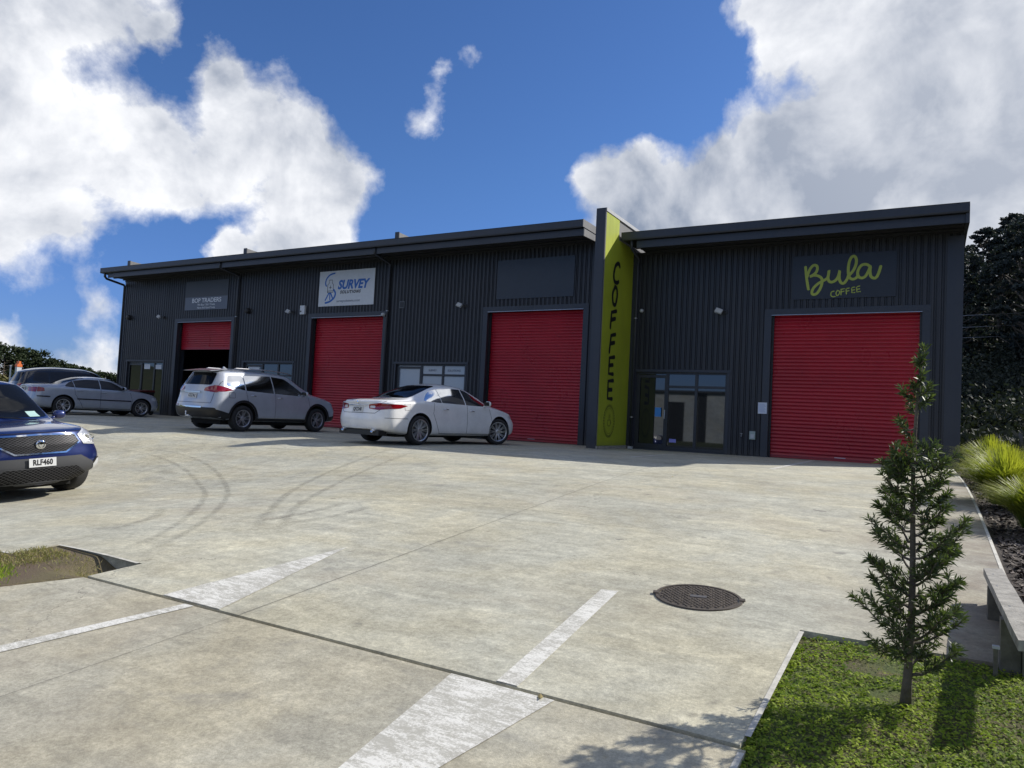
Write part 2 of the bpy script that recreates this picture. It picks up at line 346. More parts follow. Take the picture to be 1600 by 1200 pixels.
LIME=mat('lime lettering',(.36,.42,.06),.5); BLK=mat('black plastic',(.018,.018,.02),.5,var=.1); BLKM=mat('matt black rubber',(.022,.022,.022),.85,bump=.3,bscale=90)
METAL=mat('galvanised metal',(.45,.46,.47),.35,metal=.9); GREYP=mat('light grey plastic',(.5,.52,.54),.5); DKGLS=mat('smoked lens',(.02,.02,.022),.08)
LAMP=mat('floodlight lens',(.5,.5,.48),.25); PAPER=mat('notice paper',(.6,.65,.75),.7)
INT=mat('dark interior wall',(.16,.15,.14),.9); INTF=mat('workshop floor',(.12,.12,.115),.8)
WOODG=mat('weathered grey timber',(.30,.285,.25),.85,var=.35,vscale=14,bump=.6,bscale=50); WOODD=mat('shaded timber post',(.14,.13,.105),.85,var=.3,vscale=20)
IRON=mat('cast iron',(.095,.078,.06),.6,metal=.3,bump=.4,bscale=70,var=.3)
SOIL=mat('bare soil',(.105,.075,.05),.95,var=.45,vscale=10,bump=1,bscale=30)
def turf(name,a,b_,c,sc=2.0):
    m=mat(name,a,.9); t=m.node_tree; bs=bsdf(m); p=nd(t,'ShaderNodeNewGeometry').outputs['Position']
    col=mixc(t,maprange(t,noise(t,p,sc,6,.65),.38,.62),a,b_); col=mixc(t,maprange(t,noise(t,p,sc*.7,5,.7,dist=.7),.56,.66),col,c)
    v=math_(t,'MULTIPLY_ADD',noise(t,p,70,4,.7),1.0,.5); k=vmath(t,'SCALE',col); t.links.new(v,k.inputs['Scale']); t.links.new(k.outputs[0],bs.inputs['Base Color'])
    bn=nd(t,'ShaderNodeBump'); bn.inputs['Strength'].default_value=.8; bn.inputs['Distance'].default_value=.02; t.links.new(noise(t,p,60,5,.7),bn.inputs['Height']); t.links.new(bn.outputs[0],bs.inputs['Normal']); return m
TURF=turf('grassy soil',(.08,.11,.02),(.10,.09,.035),(.15,.11,.06)); VERGE=turf('thin verge',(.15,.125,.06),(.14,.10,.065),(.20,.15,.10),1.2)
FIELD=turf('rough pasture',(.06,.075,.028),(.045,.06,.022),(.08,.08,.04),.05); BED=turf('bark bed soil',(.035,.028,.024),(.05,.038,.03),(.03,.026,.024),3)
BUSHG=turf('bush clad hillside',(.028,.038,.016),(.02,.028,.014),(.04,.042,.022),.3)
def leafm(name,a,b_,rough=.5,trans=.25,spec=.4):
    """two tones per leaf, chosen by the face attribute 'tint'"""
    m=bpy.data.materials.new(name); m.use_nodes=True; t=m.node_tree; b=bsdf(m)
    at=nd(t,'ShaderNodeAttribute',attribute_name='tint'); col=mixc(t,at.outputs['Fac'],a,b_)
    t.links.new(col,b.inputs['Base Color']); b.inputs['Roughness'].default_value=rough; b.inputs['Specular IOR Level'].default_value=spec
    tr=nd(t,'ShaderNodeBsdfTranslucent'); t.links.new(vmath(t,'MULTIPLY',col,(1.3,1.5,.6)).outputs[0],tr.inputs[0])
    mx=nd(t,'ShaderNodeMixShader'); mx.inputs[0].default_value=trans; t.links.new(b.outputs[0],mx.inputs[1]); t.links.new(tr.outputs[0],mx.inputs[2])
    t.links.new(mx.outputs[0],t.nodes['Material Output'].inputs[0]); return m
L_TREE=leafm('leathery leaf',(.04,.062,.024),(.12,.15,.06),.5,.25,.45)
L_CLOV=leafm('ground cover leaf',(.12,.205,.03),(.35,.42,.055),.65,.4,.12)
L_DRY=leafm('dry grass blade',(.34,.27,.13),(.20,.22,.07),.7,.3)
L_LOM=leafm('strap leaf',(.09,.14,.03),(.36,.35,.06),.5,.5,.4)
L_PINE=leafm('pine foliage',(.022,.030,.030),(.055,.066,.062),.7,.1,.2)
L_FAR=leafm('distant foliage',(.022,.035,.018),(.05,.065,.028),.8,.1,.2)
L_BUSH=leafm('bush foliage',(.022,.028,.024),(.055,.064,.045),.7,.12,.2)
CHIP=leafm('bark chip',(.06,.045,.035),(.24,.20,.17),.8,0,.3)
BARK=mat('bark',(.12,.10,.08),.9,var=.35,vscale=18,bump=.8,bscale=60)

# ---------------------------------------------------------------- ground heights
def prof(Y):
    t=-Y
    if t<=5: return 0.
    if t<=11: return -.065*(t-5)**2/12
    return -.195-.065*(t-11)
def sm(t):
    t=min(max(t,0),1); return t*t*(3-2*t)
def gz(X,Y):
    Y=min(Y,0); Y=max(Y,-26)
    return prof(Y)+(.0055*(min(X,34)-20.2) if X>20.2 else .004*(20.2-max(X,0)))-.40*sm((27.5-X)/7)*sm((-Y-7.5)/6)
def clip_poly(bm,poly,keep_inside=True):
    """keep only the part of a flat mesh inside a convex polygon (counter clockwise)"""
    n=len(poly)
    for i in range(n):
        a=Vector((*poly[i],0)); b=Vector((*poly[(i+1)%n],0)); d=b-a; nrm=Vector((d.y,-d.x,0))
        if nrm.length<1e-9: continue
        bmesh.ops.bisect_plane(bm,geom=bm.verts[:]+bm.edges[:]+bm.faces[:],dist=1e-6,plane_co=a,plane_no=nrm.normalized(),clear_outer=True)
def sheet_bm(poly,step,zf,dz=0,uvlen=None):
    xs=[p[0] for p in poly]; ys=[p[1] for p in poly]; x0,x1,y0,y1=min(xs),max(xs),min(ys),max(ys)
    nx=max(1,int(math.ceil((x1-x0)/step))); ny=max(1,int(math.ceil((y1-y0)/step)))
    bm=bmesh.new(); vs=[[bm.verts.new((x0+(x1-x0)*i/nx,y0+(y1-y0)*j/ny,0)) for i in range(nx+1)] for j in range(ny+1)]
    for j in range(ny):
        for i in range(nx): bm.faces.new((vs[j][i],vs[j][i+1],vs[j+1][i+1],vs[j+1][i]))
    clip_poly(bm,poly)
    for v in bm.verts: v.co.z=zf(v.co.x,v.co.y)+dz
    return bm
def sheet(name,polys,mats,zf=gz,dz=0,step=.5,skirt=0,smooth=True,**k):
    me=bpy.data.meshes.new(name); tot=bmesh.new()
    for poly in polys:
        bm=sheet_bm(poly,step,zf,dz); tmp=bpy.data.meshes.new('t'); bm.to_mesh(tmp); bm.free(); tot.from_mesh(tmp); bpy.data.meshes.remove(tmp)
    bmesh.ops.remove_doubles(tot,verts=tot.verts,dist=1e-4)
    if skirt:
        be=[e for e in tot.edges if e.is_boundary]
        r=bmesh.ops.extrude_edge_only(tot,edges=be); 
        for v in [g for g in r['geom'] if isinstance(g,bmesh.types.BMVert)]: v.co.z-=skirt
        bmesh.ops.recalc_face_normals(tot,faces=tot.faces)
    tot.normal_update(); tot.to_mesh(me); tot.free()
    return link(name,me,None,mats,False,**k)
ST=dict(kind='structure')
DR=-17.0      # the drain slot between yard slab and road slab
sheet('driveway',[[(-14,-16.87),(26.2,-16.87),(26.2,.6),(-14,.6)],[(26.2,-16.47),(27.53,-16.56),(27.53,.6),(26.2,.6)],
   [(27.53,DR+.018),(32.2,DR+.018),(32.2,.6),(27.53,.6)],[(32.2,-15.39),(33.4,-15.37),(33.4,.6),(32.2,.6)]],CONC,step=.5,skirt=.14,**ST)
sheet('road',[[(23.7,-24),(32.23,-24),(32.23,DR-.018),(27.54,DR-.018)],[(-30,-62.5),(60,-62.5),(60,-24),(-30,-24)],[(-30,-24),(18,-24),(18,-16.9),(-30,-16.9)]],CONC2,step=.6,skirt=.14,**ST)
VERGEZ=lambda x,y:gz(x,y)-.012-.10*sm((x-26.85)/.45)*sm((y+17.05)/.3)-.07*sm((x-27.52-.53*(y+17))/.06+1)+.015*math.sin(x*3.1)*math.sin(y*2.7)
sheet('verge',[[(18,-22),(26.2,-22),(26.2,-16.876),(18,-16.876)],[(26.2,-20),(27.525,-20),(27.525,-16.566),(26.2,-16.476)]],VERGE,zf=VERGEZ,step=.07,**ST)
LAWNZ=lambda x,y:gz(min(x,34),y)-.035+.02*math.sin(x*2.3+1)*math.sin(y*1.9)
sheet('lawn',[[(32.2,-24),(45,-24),(45,-15.36),(32.2,-15.36)]],TURF,zf=LAWNZ,step=.2,**ST)
sheet('garden_bed',[[(33.38,-15.36),(45,-15.36),(45,3),(33.38,3)]],BED,zf=lambda x,y:gz(33.4,y)-.05+.16*sm((x-33.6)/1.5)+.03*math.sin(x*4)*math.sin(y*3),step=.3,**ST)
# one sheet of land to the horizon, with the hills that are in view
def land(x,y):
    r=math.hypot(x-30,y+20); z=-1.05-.0*r
    # bush hill behind and right of the building
    u=sm((y-8)/62); z+= (17*u*u)*sm((x-5)/35)*sm((170-x)/90)
    z+= 26*sm((y-60)/150)*sm((x+30)/120)
    # unseen wooded slope added at right so car windows mirror it, not bright sky
    z+=20*sm((x-50)/55)*sm((y+70)/30)
    # ridge on the left, falling away to the right
    az=math.degrees(math.atan2(x-32.8,y+20.1)); d=math.hypot(x-32.8,y+20.1)
    hl=sm((-60.2-az)/7)*3.6+sm((-66-az)/20)*6
    z+=hl*sm((d-70)/70) if y>-60 and x<30 else 0
    z+= 2.0*sm((d-120)/120)*sm((az+100)/20) if x<0 else 0
    return z
def land_mesh():
    ax=sorted(set([-900,-700,-520,-400,-320]+list(range(-260,-60,12))+list(range(-60,120,6))+list(range(120,260,20))+[300,400,550,750,950]))
    ay=sorted(set([-900,-600,-400,-300,-220,-160,-120]+list(range(-90,140,6))+list(range(140,300,15))+[320,400,520,700,950]))
    mb=MB(); mb.grid([[(x,y,land(x,y)) for x in ax] for y in ay]); return mb
land_mesh().build('ground',[FIELD],smooth=True,**ST)
sheet('hillside',[[(20,9),(130,9),(130,110),(20,110)]],BUSHG,zf=lambda x,y:land(x,y)+.05+.5*math.sin(x*.7)*math.sin(y*.5)*sm((y-9)/6),step=4,**ST)
# painted markings, joints, tyre marks (each a sheet lying on the slab)
def marking(name,poly,mtl,dz,step=.25,**k):
    return sheet(name,[poly],mtl,dz=dz,step=step,**k)
marking('road_marking',[(28.41,-18.5),(28.53,-18.5),(28.79,DR-.022),(28.70,DR-.022)],LINE,.004,**ST)
marking('road_marking',[(28.41,DR+.022),(28.98,DR+.022),(28.49,-15.28)],LINE,.004,**ST)
marking('road_marking',[(31.03,DR+.022),(31.15,DR+.022),(30.98,-15.24),(30.86,-15.27)],LINE,.004,**ST)
marking('road_marking',[(30.79,DR-.022),(31.02,-18.6),(31.12,-18.6),(31.37,DR-.022)],LINE,.004,**ST)
marking('road_marking',[(30.30,-6.0),(30.41,-6.0),(30.41,-.25),(30.30,-.25)],LINE,.004,**ST)
marking('road_marking',[(27.25,-5.2),(27.34,-5.2),(27.34,-.25),(27.25,-.25)],LINE,.004,**ST)
marking('road_marking',[(24.45,-5.2),(24.54,-5.2),(24.54,-.25),(24.45,-.25)],LINE,.004,**ST)
def ribbon(name,pts,w,mtl,dz=.003,smooth=True,k=10,kind=ST,waver=0):
    P=[Vector((x,y,0)) for x,y in pts]; P=catmull(P,k) if smooth and len(P)>2 else P
    if len(P)==2: 
        n=max(2,int((P[1]-P[0]).length/.4)); P=[P[0].lerp(P[1],i/n) for i in range(n+1)]
    n=len(P); V=[]; F=[]; UV=[]
    for i,p in enumerate(P):
        d=(P[min(i+1,n-1)]-P[max(i-1,0)]).normalized(); q=Vector((-d.y,d.x,0))
        ww=w*(1+waver*math.sin(i*1.7)) 
        for s,u in ((-.5,0),(0,.5),(.5,1)):
            a=p+q*ww*s; V.append((a.x,a.y,gz(a.x,a.y)+dz)); UV.append((u,i/(n-1)))
    for i in range(n-1):
        for j in range(2): a=i*3+j; F.append((a,a+3,a+4,a+1))
    me=bpy.data.meshes.new(name); me.from_pydata(V,[],F); uv=me.uv_layers.new(name='UVMap')
    for l in me.loops: uv.data[l.index].uv=UV[l.vertex_index]
    bm=bmesh.new(); bm.from_mesh(me); 
    if sum(f.normal.z for f in bm.faces)<0: bmesh.ops.reverse_faces(bm,faces=bm.faces)
    bm.to_mesh(me); bm.free()
    return link(name,me,None,mtl,**kind)
for a,b in (((33.38,-12.86),(10,-12.80)),((28.4,-.3),(28.55,-7)),((28.55,-7),(29.17,DR+.02)),((29.17,DR-.02),(29.25,-22)),((16.0,-.3),(16.0,-16.8)),((22.2,-.3),(22.2,-16.8))):
    ribbon('slab_joint',[a,b],.0045 if a[0]<29.1 or a[0]>33 else .0028,SAWCUT,.0045,False)
ribbon('slab_joint',[(33.38,-6.4),(10,-6.4)],.005,SAWCUT,.0045,False)
# dark slot of the drain, sunk below both slabs
mb=MB(); 
for i in range(12):
    x0=27.5+i*.4; x1=x0+.4; mb.add([(x0,DR-.02,gz(x0,DR)-.035),(x1,DR-.02,gz(x1,DR)-.035),(x1,DR+.02,gz(x1,DR)-.035),(x0,DR+.02,gz(x0,DR)-.035)],[(0,1,2,3)])
mb.build('drain_slot',[BLKM],**ST)
SK=[[(16.9,-10.5),(18.95,-10.76),(21.0,-11.48),(23.47,-12.95),(24.97,-14.11),(26.03,-15.1),(26.72,-15.93),(27.0,-16.5)],
[(17.1,-10.15),(19.61,-10.49),(21.6,-11.32),(23.98,-12.93),(25.56,-14.29),(26.53,-15.32),(27.03,-16.0),(27.3,-16.45)],
[(22.85,-7.67),(24.11,-10.92),(25.25,-12.85),(26.57,-14.46),(27.38,-15.4)],
[(23.64,-8.0),(24.9,-11.16),(26.09,-13.32),(26.93,-14.52),(27.61,-15.25)],
[(24.9,-14.6),(25.6,-15.2),(25.9,-15.9)],[(26.9,-13.6),(27.0,-14.2),(26.95,-14.9)],[(27.35,-13.7),(27.4,-14.3),(27.3,-14.9)]]
LIP=mat('sunlit concrete edge',(.56,.54,.47),.85,var=.25,vscale=12)  # sunlight on the rounded slab lip, painted as a pale strip
for pts in ([(33.385,-.2),(33.385,-4),(33.383,-8),(33.383,-12),(33.38,-15.35)],[(32.215,-15.42),(32.212,-16.9)],[(32.218,-17.05),(32.222,-19.5)],[(20.2,-16.858),(26.19,-16.858)],[(26.22,-16.488),(27.50,-16.575)]): ribbon('sunlit_slab_edge',pts,.026,LIP,.0035,True,6)
for i,s in enumerate(SK): ribbon('tyre_mark',s,.11 if i<2 else .13 if i<4 else .16,RUBBER,.005,waver=.1)

# ---------------------------------------------------------------- the warehouse
PITCH=.152
def rib_x(x0,x1):
    out=[]; k=math.floor(x0/PITCH)-1
    prof_=[(0,-.03),(.080,-.03),(.086,.003),(.097,.003),(.101,-.024),(.122,-.024),(.126,.003),(.144,.003),(.149,-.03)]
    def yat(x):
        u=(x/PITCH-math.floor(x/PITCH+1e-9))*PITCH
        pts=prof_+[(PITCH,-.03)]
        for (a,b),(c,d) in zip(pts,pts[1:]):
            if a<=u<=c+1e-9: return b+(d-b)*(u-a)/(c-a) if c>a else b
        return 0
    while k*PITCH<x1:
        for u,y in prof_:
            x=k*PITCH+u
            if x0+1e-4<x<x1-1e-4: out.append((x,y))
        k+=1
    return [(x0,yat(x0))]+out+[(x1,yat(x1))]
def ribbed(mb,x0,x1,z0,z1,Y=0):
    P=rib_x(x0,x1); mb.grid([[(x,Y+y,z0) for x,y in P],[(x,Y+y,z1) for x,y in P]])
B=empty('warehouse',(0,0,0),label='charcoal ribbed steel warehouse of four units with red roller doors and a lime fin',cat='building')
ZB=-.15
units=[(0.0,8.0,4.05,7.59,4.2,6.2),(8.0,16.0,12.19,15.75,4.2,6.2),(16.0,24.93,20.19,23.64,4.2,6.2),(25.2,33.5,29.17,32.68,3.85,5.80)]
# joinery openings (x0,x1,z1)
joins=[(.55,3.2,2.45),(8.5,11.3,2.45),(16.45,19.4,2.45),(25.42,28.05,2.28)]
for (a,b,d0,d1,H,T),(j0,j1,jz) in zip(units,joins):
    mb=MB(); f=.18
    ribbed(mb,a,j0,ZB,T); ribbed(mb,j0,j1,jz,T); ribbed(mb,j1,d0,ZB,T); ribbed(mb,d0,d1,H,T); ribbed(mb,d1,b,ZB,T)
    mb.build('front_wall',[CLAD],B,fix=False)
    # jamb and head flashings round the roller door, with reveals
    mb=MB()
    mb.box((d0-f,-.042,ZB),(d0-.002,-.0,H+.0)); mb.box((d1+.002,-.042,ZB),(d1+f,0,H)); mb.box((d0-f,-.044,H+.002),(d1+f,0,H+.16))
    mb.box((d0-.03,.001,ZB),(d0,.40,H)); mb.box((d1,.001,ZB),(d1+.03,.40,H)); mb.box((d0-.03,.001,H+.003),(d1+.03,.40,H+.04))
    mb.build('door_flashing',[TRIM],B)
    mb=MB(); mb.box((j0-.07,-.04,.0),(j0-.004,0,jz)); mb.box((j1+.004,-.04,.0),(j1+.07,0,jz)); mb.box((j0-.12,-.05,jz+.002),(j1+.12,0,jz+.075))
    mb.build('window_flashing',[TRIM],B)
    # thin sealed drip line that catches the light over the shutter
    mb=MB(); mb.box((d0,-.047,H-.012),(d1,-.02,H+.0)); mb.build('door_drip_edge',[METAL],B)
# roller shutters
def shutter(d0,d1,H,zb=0.03,Y=.22,name='roller_door'):
    P=[];z=zb+.06; 
    while z<H+.02:
        ph=(z/.096)*2*math.pi; u=(z/.096)%1; q=[(0,0),(.06,-.016),(.14,-.030),(.24,-.036),(.45,-.032),(.7,-.018),(1.001,0)]
        for (a,b),(c,d) in zip(q,q[1:]):
            if a<=u<=c: P.append((z,Y+b+(d-b)*(u-a)/(c-a))); break
        z+=.096/12
    mb=MB(); mb.grid([[(d0,y,z),(d1,y,z)] for z,y in P])
    o=mb.build(name,[RED],B,smooth=True,fix=False)
    m2=MB(); m2.box((d0+.01,Y-.02,zb),(d1-.01,Y+.02,zb+.06)); m2.build('bottom_rail',[RED],o)
    m3=MB(); c=(d0+d1)/2; m3.box((c-.13,Y-.03,zb+.07),(c+.13,Y-.016,zb+.10)); m3.build('handle',[METAL],o)
    return o
shutter(4.08,7.56,4.2,3.02); shutter(12.22,15.72,4.2,.05); shutter(20.22,23.61,4.2,.03); shutter(29.2,32.65,3.85,.06,Y=.16)
mb=MB()
for d0,d1,H in ((4.05,7.59,4.2),(12.19,15.75,4.2),(20.19,23.64,4.2),(29.17,32.68,3.85)):
    for x in (d0+.001,d1-.051):
        mb=MB(); yy=.13 if d0<29 else .08; mb.box((x,yy,ZB),(x+.05,yy+.04,H)); mb.build('door_guide',[BLK],B)
# joinery: frames, mullions, panes
def joinery(j0,j1,jz,mull,trans,door,papers=None,z0=.05,Y=.07,film=()):
    fr=MB(); w=.055
    fr.box((j0,Y-.03,z0),(j0+w,Y+.05,jz)); fr.box((j1-w,Y-.03,z0),(j1,Y+.05,jz)); fr.box((j0+w,Y-.03,jz-w),(j1-w,Y+.05,jz)); fr.box((j0+w,Y-.03,z0),(j1-w,Y+.05,z0+.10))
    for x in mull: fr.box((x-.04,Y-.032,z0+.1),(x+.04,Y+.05,jz-w))
    for a,b,z in trans: fr.box((a,Y-.028,z-.035),(b,Y+.048,z+.035))
    fo=fr.build('window',[FRAME],B)
    xs=[j0+w]+list(mull)+[j1-w]
    for i,(a,b) in enumerate(zip(xs,xs[1:])):
        cuts=[z0+.1]+sorted(z for p,q,z in trans if p<=a+.1 and q>=b-.1)+[jz-w]
        for k,(c,d) in enumerate(zip(cuts,cuts[1:])):
            m=MB(); m.box((a,Y,c),(b,Y+.008,d)); m.build('pane',[GLASSP if (i,k) in film else GLASS],fo)
    if door is not None:
        m=MB(); a,b=door; m.box((a,Y-.036,z0+.02),(a+.07,Y-.029,jz-.08)); m.box((b-.07,Y-.036,z0+.02),(b,Y-.029,jz-.08)); m.box((a+.07,Y-.036,z0+.02),(b-.07,Y-.029,z0+.16)); m.box((a+.07,Y-.036,jz-.16),(b-.07,Y-.029,jz-.08))
        do=m.build('entrance_door',[FRAME],B)
        h=MB(); h.box((b-.05,Y-.075,.95),(b-.03,Y-.036,1.2)); h.build('handle',[METAL],do)
    s=MB(); s.box((j0-.02,-.06,0),(j1+.02,Y-.03,z0)); s.build('sill',[TRIM],B)
    # reveal lining
    s=MB(); s.box((j0-.02,0.001,0),(j0,Y+.1,jz)); s.box((j1,0.001,0),(j1+.02,Y+.1,jz)); s.box((j0-.02,0.001,jz),(j1+.02,Y+.1,jz+.02)); s.build('reveal',[TRIM],B)
    return fo
joinery(.55,3.2,2.45,(1.58,2.5),(),(.6,1.58)); joinery(8.5,11.3,2.45,(9.55,10.45),((9.55,11.3,1.95),),(8.55,9.55))
joinery(16.45,19.4,2.45,(17.55,18.46),((17.55,19.4,2.08),),(16.5,17.55),film=((0,0),(1,0),(1,1),(2,0),(2,1)))
joinery(25.42,28.05,2.28,(26.35,27.19),((26.35,28.05,1.87),),(25.47,26.35))
# posters behind / on the glass
def card(name,x0,x1,z0,z1,mtl,Y,lab,cat,parent=None,group=None):
    m=MB(); m.box((x0,Y-.004,z0),(x1,Y,z1)); o=m.build(name,mtl if isinstance(mtl,list) else [mtl],parent)
    if parent is None: tag(o,lab,cat,group)
    return o
# interior shell: party walls, back wall, floor, back partition so that the open door looks into a dim workshop
mb=MB(); mb.box((0,.02,-.2),(.12,14,6.1)); mb.box((33.38,.02,-.2),(33.5,14,5.6)); mb.box((0,14,-.2),(33.5,14.12,5.2)); mb.build('side_wall',[CLAD],B)
mb=MB(); mb.box((.13,9,-.1),(7.84,9.1,5.2)); mb.build('partition',[INT],B)
for a,b in (((7.85,.45,-.1),(8.0,14,5.6)),((15.85,.45,-.1),(16.0,14,5.6)),((24.97,.3,-.1),(25.18,14,5.9))): mb=MB(); mb.box(a,b); mb.build('party_wall',[INT],B)
mb=MB(); mb.box((.13,.12,-.2),(33.37,13.98,.012)); mb.build('workshop_floor',[INTF],B)
# corner flashings
mb=MB(); mb.box((33.18,-.045,ZB),(33.52,.0,5.66)); mb.build('corner_flashing',[TRIM],B); mb=MB(); mb.box((-.03,-.045,ZB),(.12,0,6.2)); mb.build('corner_flashing',[TRIM],B)
mb=MB(); mb.box((25.2,-.05,ZB),(25.40,0,5.66)); mb.build('corner_flashing',[TRIM],B)
mb=MB(); mb.box((24.62,-.046,ZB),(24.93,0,6.15)); mb.build('corner_flashing',[TRIM],B)
# roofs
FASC=cladding('dark fascia board',(.024,.026,.032),.5)
def roof(x0,x1,zt,dep=14.3,fall=.045):
    Y0=-1.2
    mb=MB(); P=[]; 
    def top(y): return zt-.03-(y-Y0)*fall
    k=x0; row0=[];row1=[]
    while k<x1-1e-6:
        for u,h in ((0,0),(.16,0),(.19,.03),(.23,.03),(.26,0)):
            if k+u<x1: row0.append((k+u,Y0+.1,top(Y0)+h)); row1.append((k+u,dep,top(dep)+h))
        k+=.26
    row0.append((x1,Y0+.1,top(Y0)));row1.append((x1,dep,top(dep))); mb.grid([row0,row1])
    rf=mb.build('roof',[ROOFM],B)
    mb=MB(); mb.add([(x0+.42,Y0+.14,zt-.40),(x1-.05,Y0+.14,zt-.40),(x1-.05,.0,zt-.36),(x0+.42,.0,zt-.36)],[(0,1,2,3)]); 
    # purlin lines under the soffit
    mb.add([(x0+.02,Y0+.10,zt-.215),(x1-.05,Y0+.10,zt-.215),(x1-.05,.0,zt-.2),(x0+.02,.0,zt-.2)],[(0,1,2,3)])
    for y in (-.8,-.35): mb.box((x0+.45,y-.03,zt-.43),(x1-.05,y+.03,zt-.385))
    mb.build('soffit',[SOFF],rf)
    # gutter: upper quad gutter with rolled lip, lower fascia board set back
    mb=MB(); mb.prism([(Y0,zt-.012),(Y0-.012,zt),(Y0+.012,zt+.004),(Y0+.10,zt-.01),(Y0+.12,zt-.20),(Y0+.05,zt-.23),(Y0+.01,zt-.225),(Y0,zt-.19)],'x',x0,x1); mb.build('gutter',[TRIM],rf)
    mb=MB(); mb.box((x0+.42,Y0+.13,zt-.44),(x1-.04,Y0+.16,zt-.236)); mb.build('fascia',[TRIM],rf)
    return rf
r1=roof(-.17,24.03,6.63); r2=roof(25.24,33.57,6.13)
mb=MB(); mb.prism([(-1.08,6.17),(-1.08,6.405),(-.02,6.405),(-.02,6.21)],'x',24.0,24.032); mb.build('barge_end',[GREYF],r1)
mb=MB(); mb.box((24.032,-1.215,6.41),(24.05,-.02,6.635)); mb.build('barge_end',[GREYF],r1)
mb=MB(); mb.prism([(-1.14,5.67),(-1.14,6.12),(14.2,5.43),(14.2,4.98),(-.0,5.72)],'x',33.50,33.575); mb.build('barge_end',[TRIM],r2)
mb=MB(); mb.prism([(-1.19,6.41),(-1.19,6.62),(14.2,5.93),(14.2,5.5),(.0,6.35)],'x',-.185,-.16); mb.build('barge_end',[TRIM],r1)
mb=MB(); mb.box((-.1,-.03,6.2),(24.93,.03,6.3)); mb.box((25.2,-.035,5.72),(33.5,.03,5.80)); mb.build('wall_head_trim',[SOFF],B)
# upstand fins of the party walls over the roof
for x in (0.0,8.05,16.08):
    mb=MB(); mb.prism([(0,5.9),(0,7.2),(12,6.75),(12,5.2)],'x',x,x+.155); o=mb.build('parapet_fin',[GREYF],B)
    mb=MB(); mb.box((x-.012,-.035,6.3),(x+.168,-.002,7.215)); mb.build('end_cap',[TRIM],o)
# the big lime green fin wall
mb=MB(); mb.prism([(-2.25,-.0),(-2.25,6.48),(.3,6.48),(9,6.2),(9,-.0)],'x',24.95,25.185); fin=mb.build('fin_wall',[GREYF],B)
mb=MB(); mb.box((24.93,-2.285,.05),(25.2,-2.252,6.55)); mb.build('end_cap',[TRIM],fin)
mb=MB(); mb.box((24.935,-2.25,6.47),(25.222,9.,6.565)); mb.build('capping',[mat('pale capping flashing',(.55,.55,.54),.4)],fin)
mb=MB(); mb.prism([(-2.20,.12),(-2.20,6.46),(-1.27,6.46),(-1.27,5.9),(-.06,5.9),(-.06,.12)],'x',25.187,25.205); pan=mb.build('green_panel',[GREEN],fin)
mb=MB(); mb.box((25.188,-2.245,.1),(25.203,-2.205,6.47)); mb.box((24.97,-2.24,-.12),(25.2,0,.02)); mb.build('panel_edge_trim',[GREYF],fin)
mb=MB(); mb.box((24.955,-2.27,.0),(25.23,-.0,.115)); mb.build('plinth',[KERB],fin)
BULA= [[(29.984, 5.093), (30.006, 4.879), (30.035, 4.687), (30.07, 4.506)], [(30.031, 4.835), (30.057, 4.94), (30.112, 5.064), (30.188, 5.133), (30.257, 5.108), (30.274, 5.033), (30.242, 4.94), (30.167, 4.87), (30.093, 4.836), (30.205, 4.868), (30.323, 4.83), (30.392, 4.753), (30.387, 4.607), (30.333, 4.462), (30.259, 4.371), (30.181, 4.364), (30.156, 4.428), (30.196, 4.532), (30.29, 4.632), (30.385, 4.691), (30.46, 4.729), (30.526, 4.788), (30.547, 4.891), (30.553, 4.975), (30.547, 4.891), (30.536, 4.767), (30.576, 4.681), (30.643, 4.667), (30.727, 4.715), (30.781, 4.816), (30.811, 4.96), (30.799, 4.836), (30.812, 4.711), (30.861, 4.625), (30.927, 4.632), (30.98, 4.712), (31.015, 4.803)], [(31.015, 4.803), (31.114, 4.921), (31.175, 5.062), (31.19, 5.205), (31.15, 5.3), (31.086, 5.294), (31.033, 5.194), (31.009, 5.031), (31.014, 4.865), (31.044, 4.76), (31.12, 4.715), (31.202, 4.752), (31.237, 4.812)], [(31.505, 5.021), (31.431, 5.077), (31.331, 5.073), (31.26, 4.995), (31.226, 4.874), (31.256, 4.77), (31.33, 4.735), (31.411, 4.782), (31.48, 4.921), (31.514, 5.021), (31.508, 4.899), (31.529, 4.775), (31.585, 4.722), (31.648, 4.728), (31.699, 4.827), (31.748, 5.006)]]
BCOF= [[(30.688, 4.426), (30.631, 4.408), (30.614, 4.335), (30.654, 4.286), (30.72, 4.29)], [(30.772, 4.443), (30.736, 4.382), (30.757, 4.309), (30.803, 4.338), (30.82, 4.41), (30.772, 4.443)], [(30.884, 4.469), (30.856, 4.466), (30.854, 4.326)], [(30.852, 4.398), (30.923, 4.416)], [(30.851, 4.466), (30.931, 4.481)], [(30.968, 4.48), (30.981, 4.341)], [(30.968, 4.48), (31.042, 4.493)], [(30.975, 4.413), (31.035, 4.423)], [(31.097, 4.501), (31.11, 4.366), (31.175, 4.374)], [(31.097, 4.501), (31.162, 4.512)], [(31.105, 4.432), (31.164, 4.442)], [(31.208, 4.516), (31.224, 4.382), (31.303, 4.393)], [(31.208, 4.516), (31.281, 4.533)], [(31.215, 4.448), (31.283, 4.461)]]
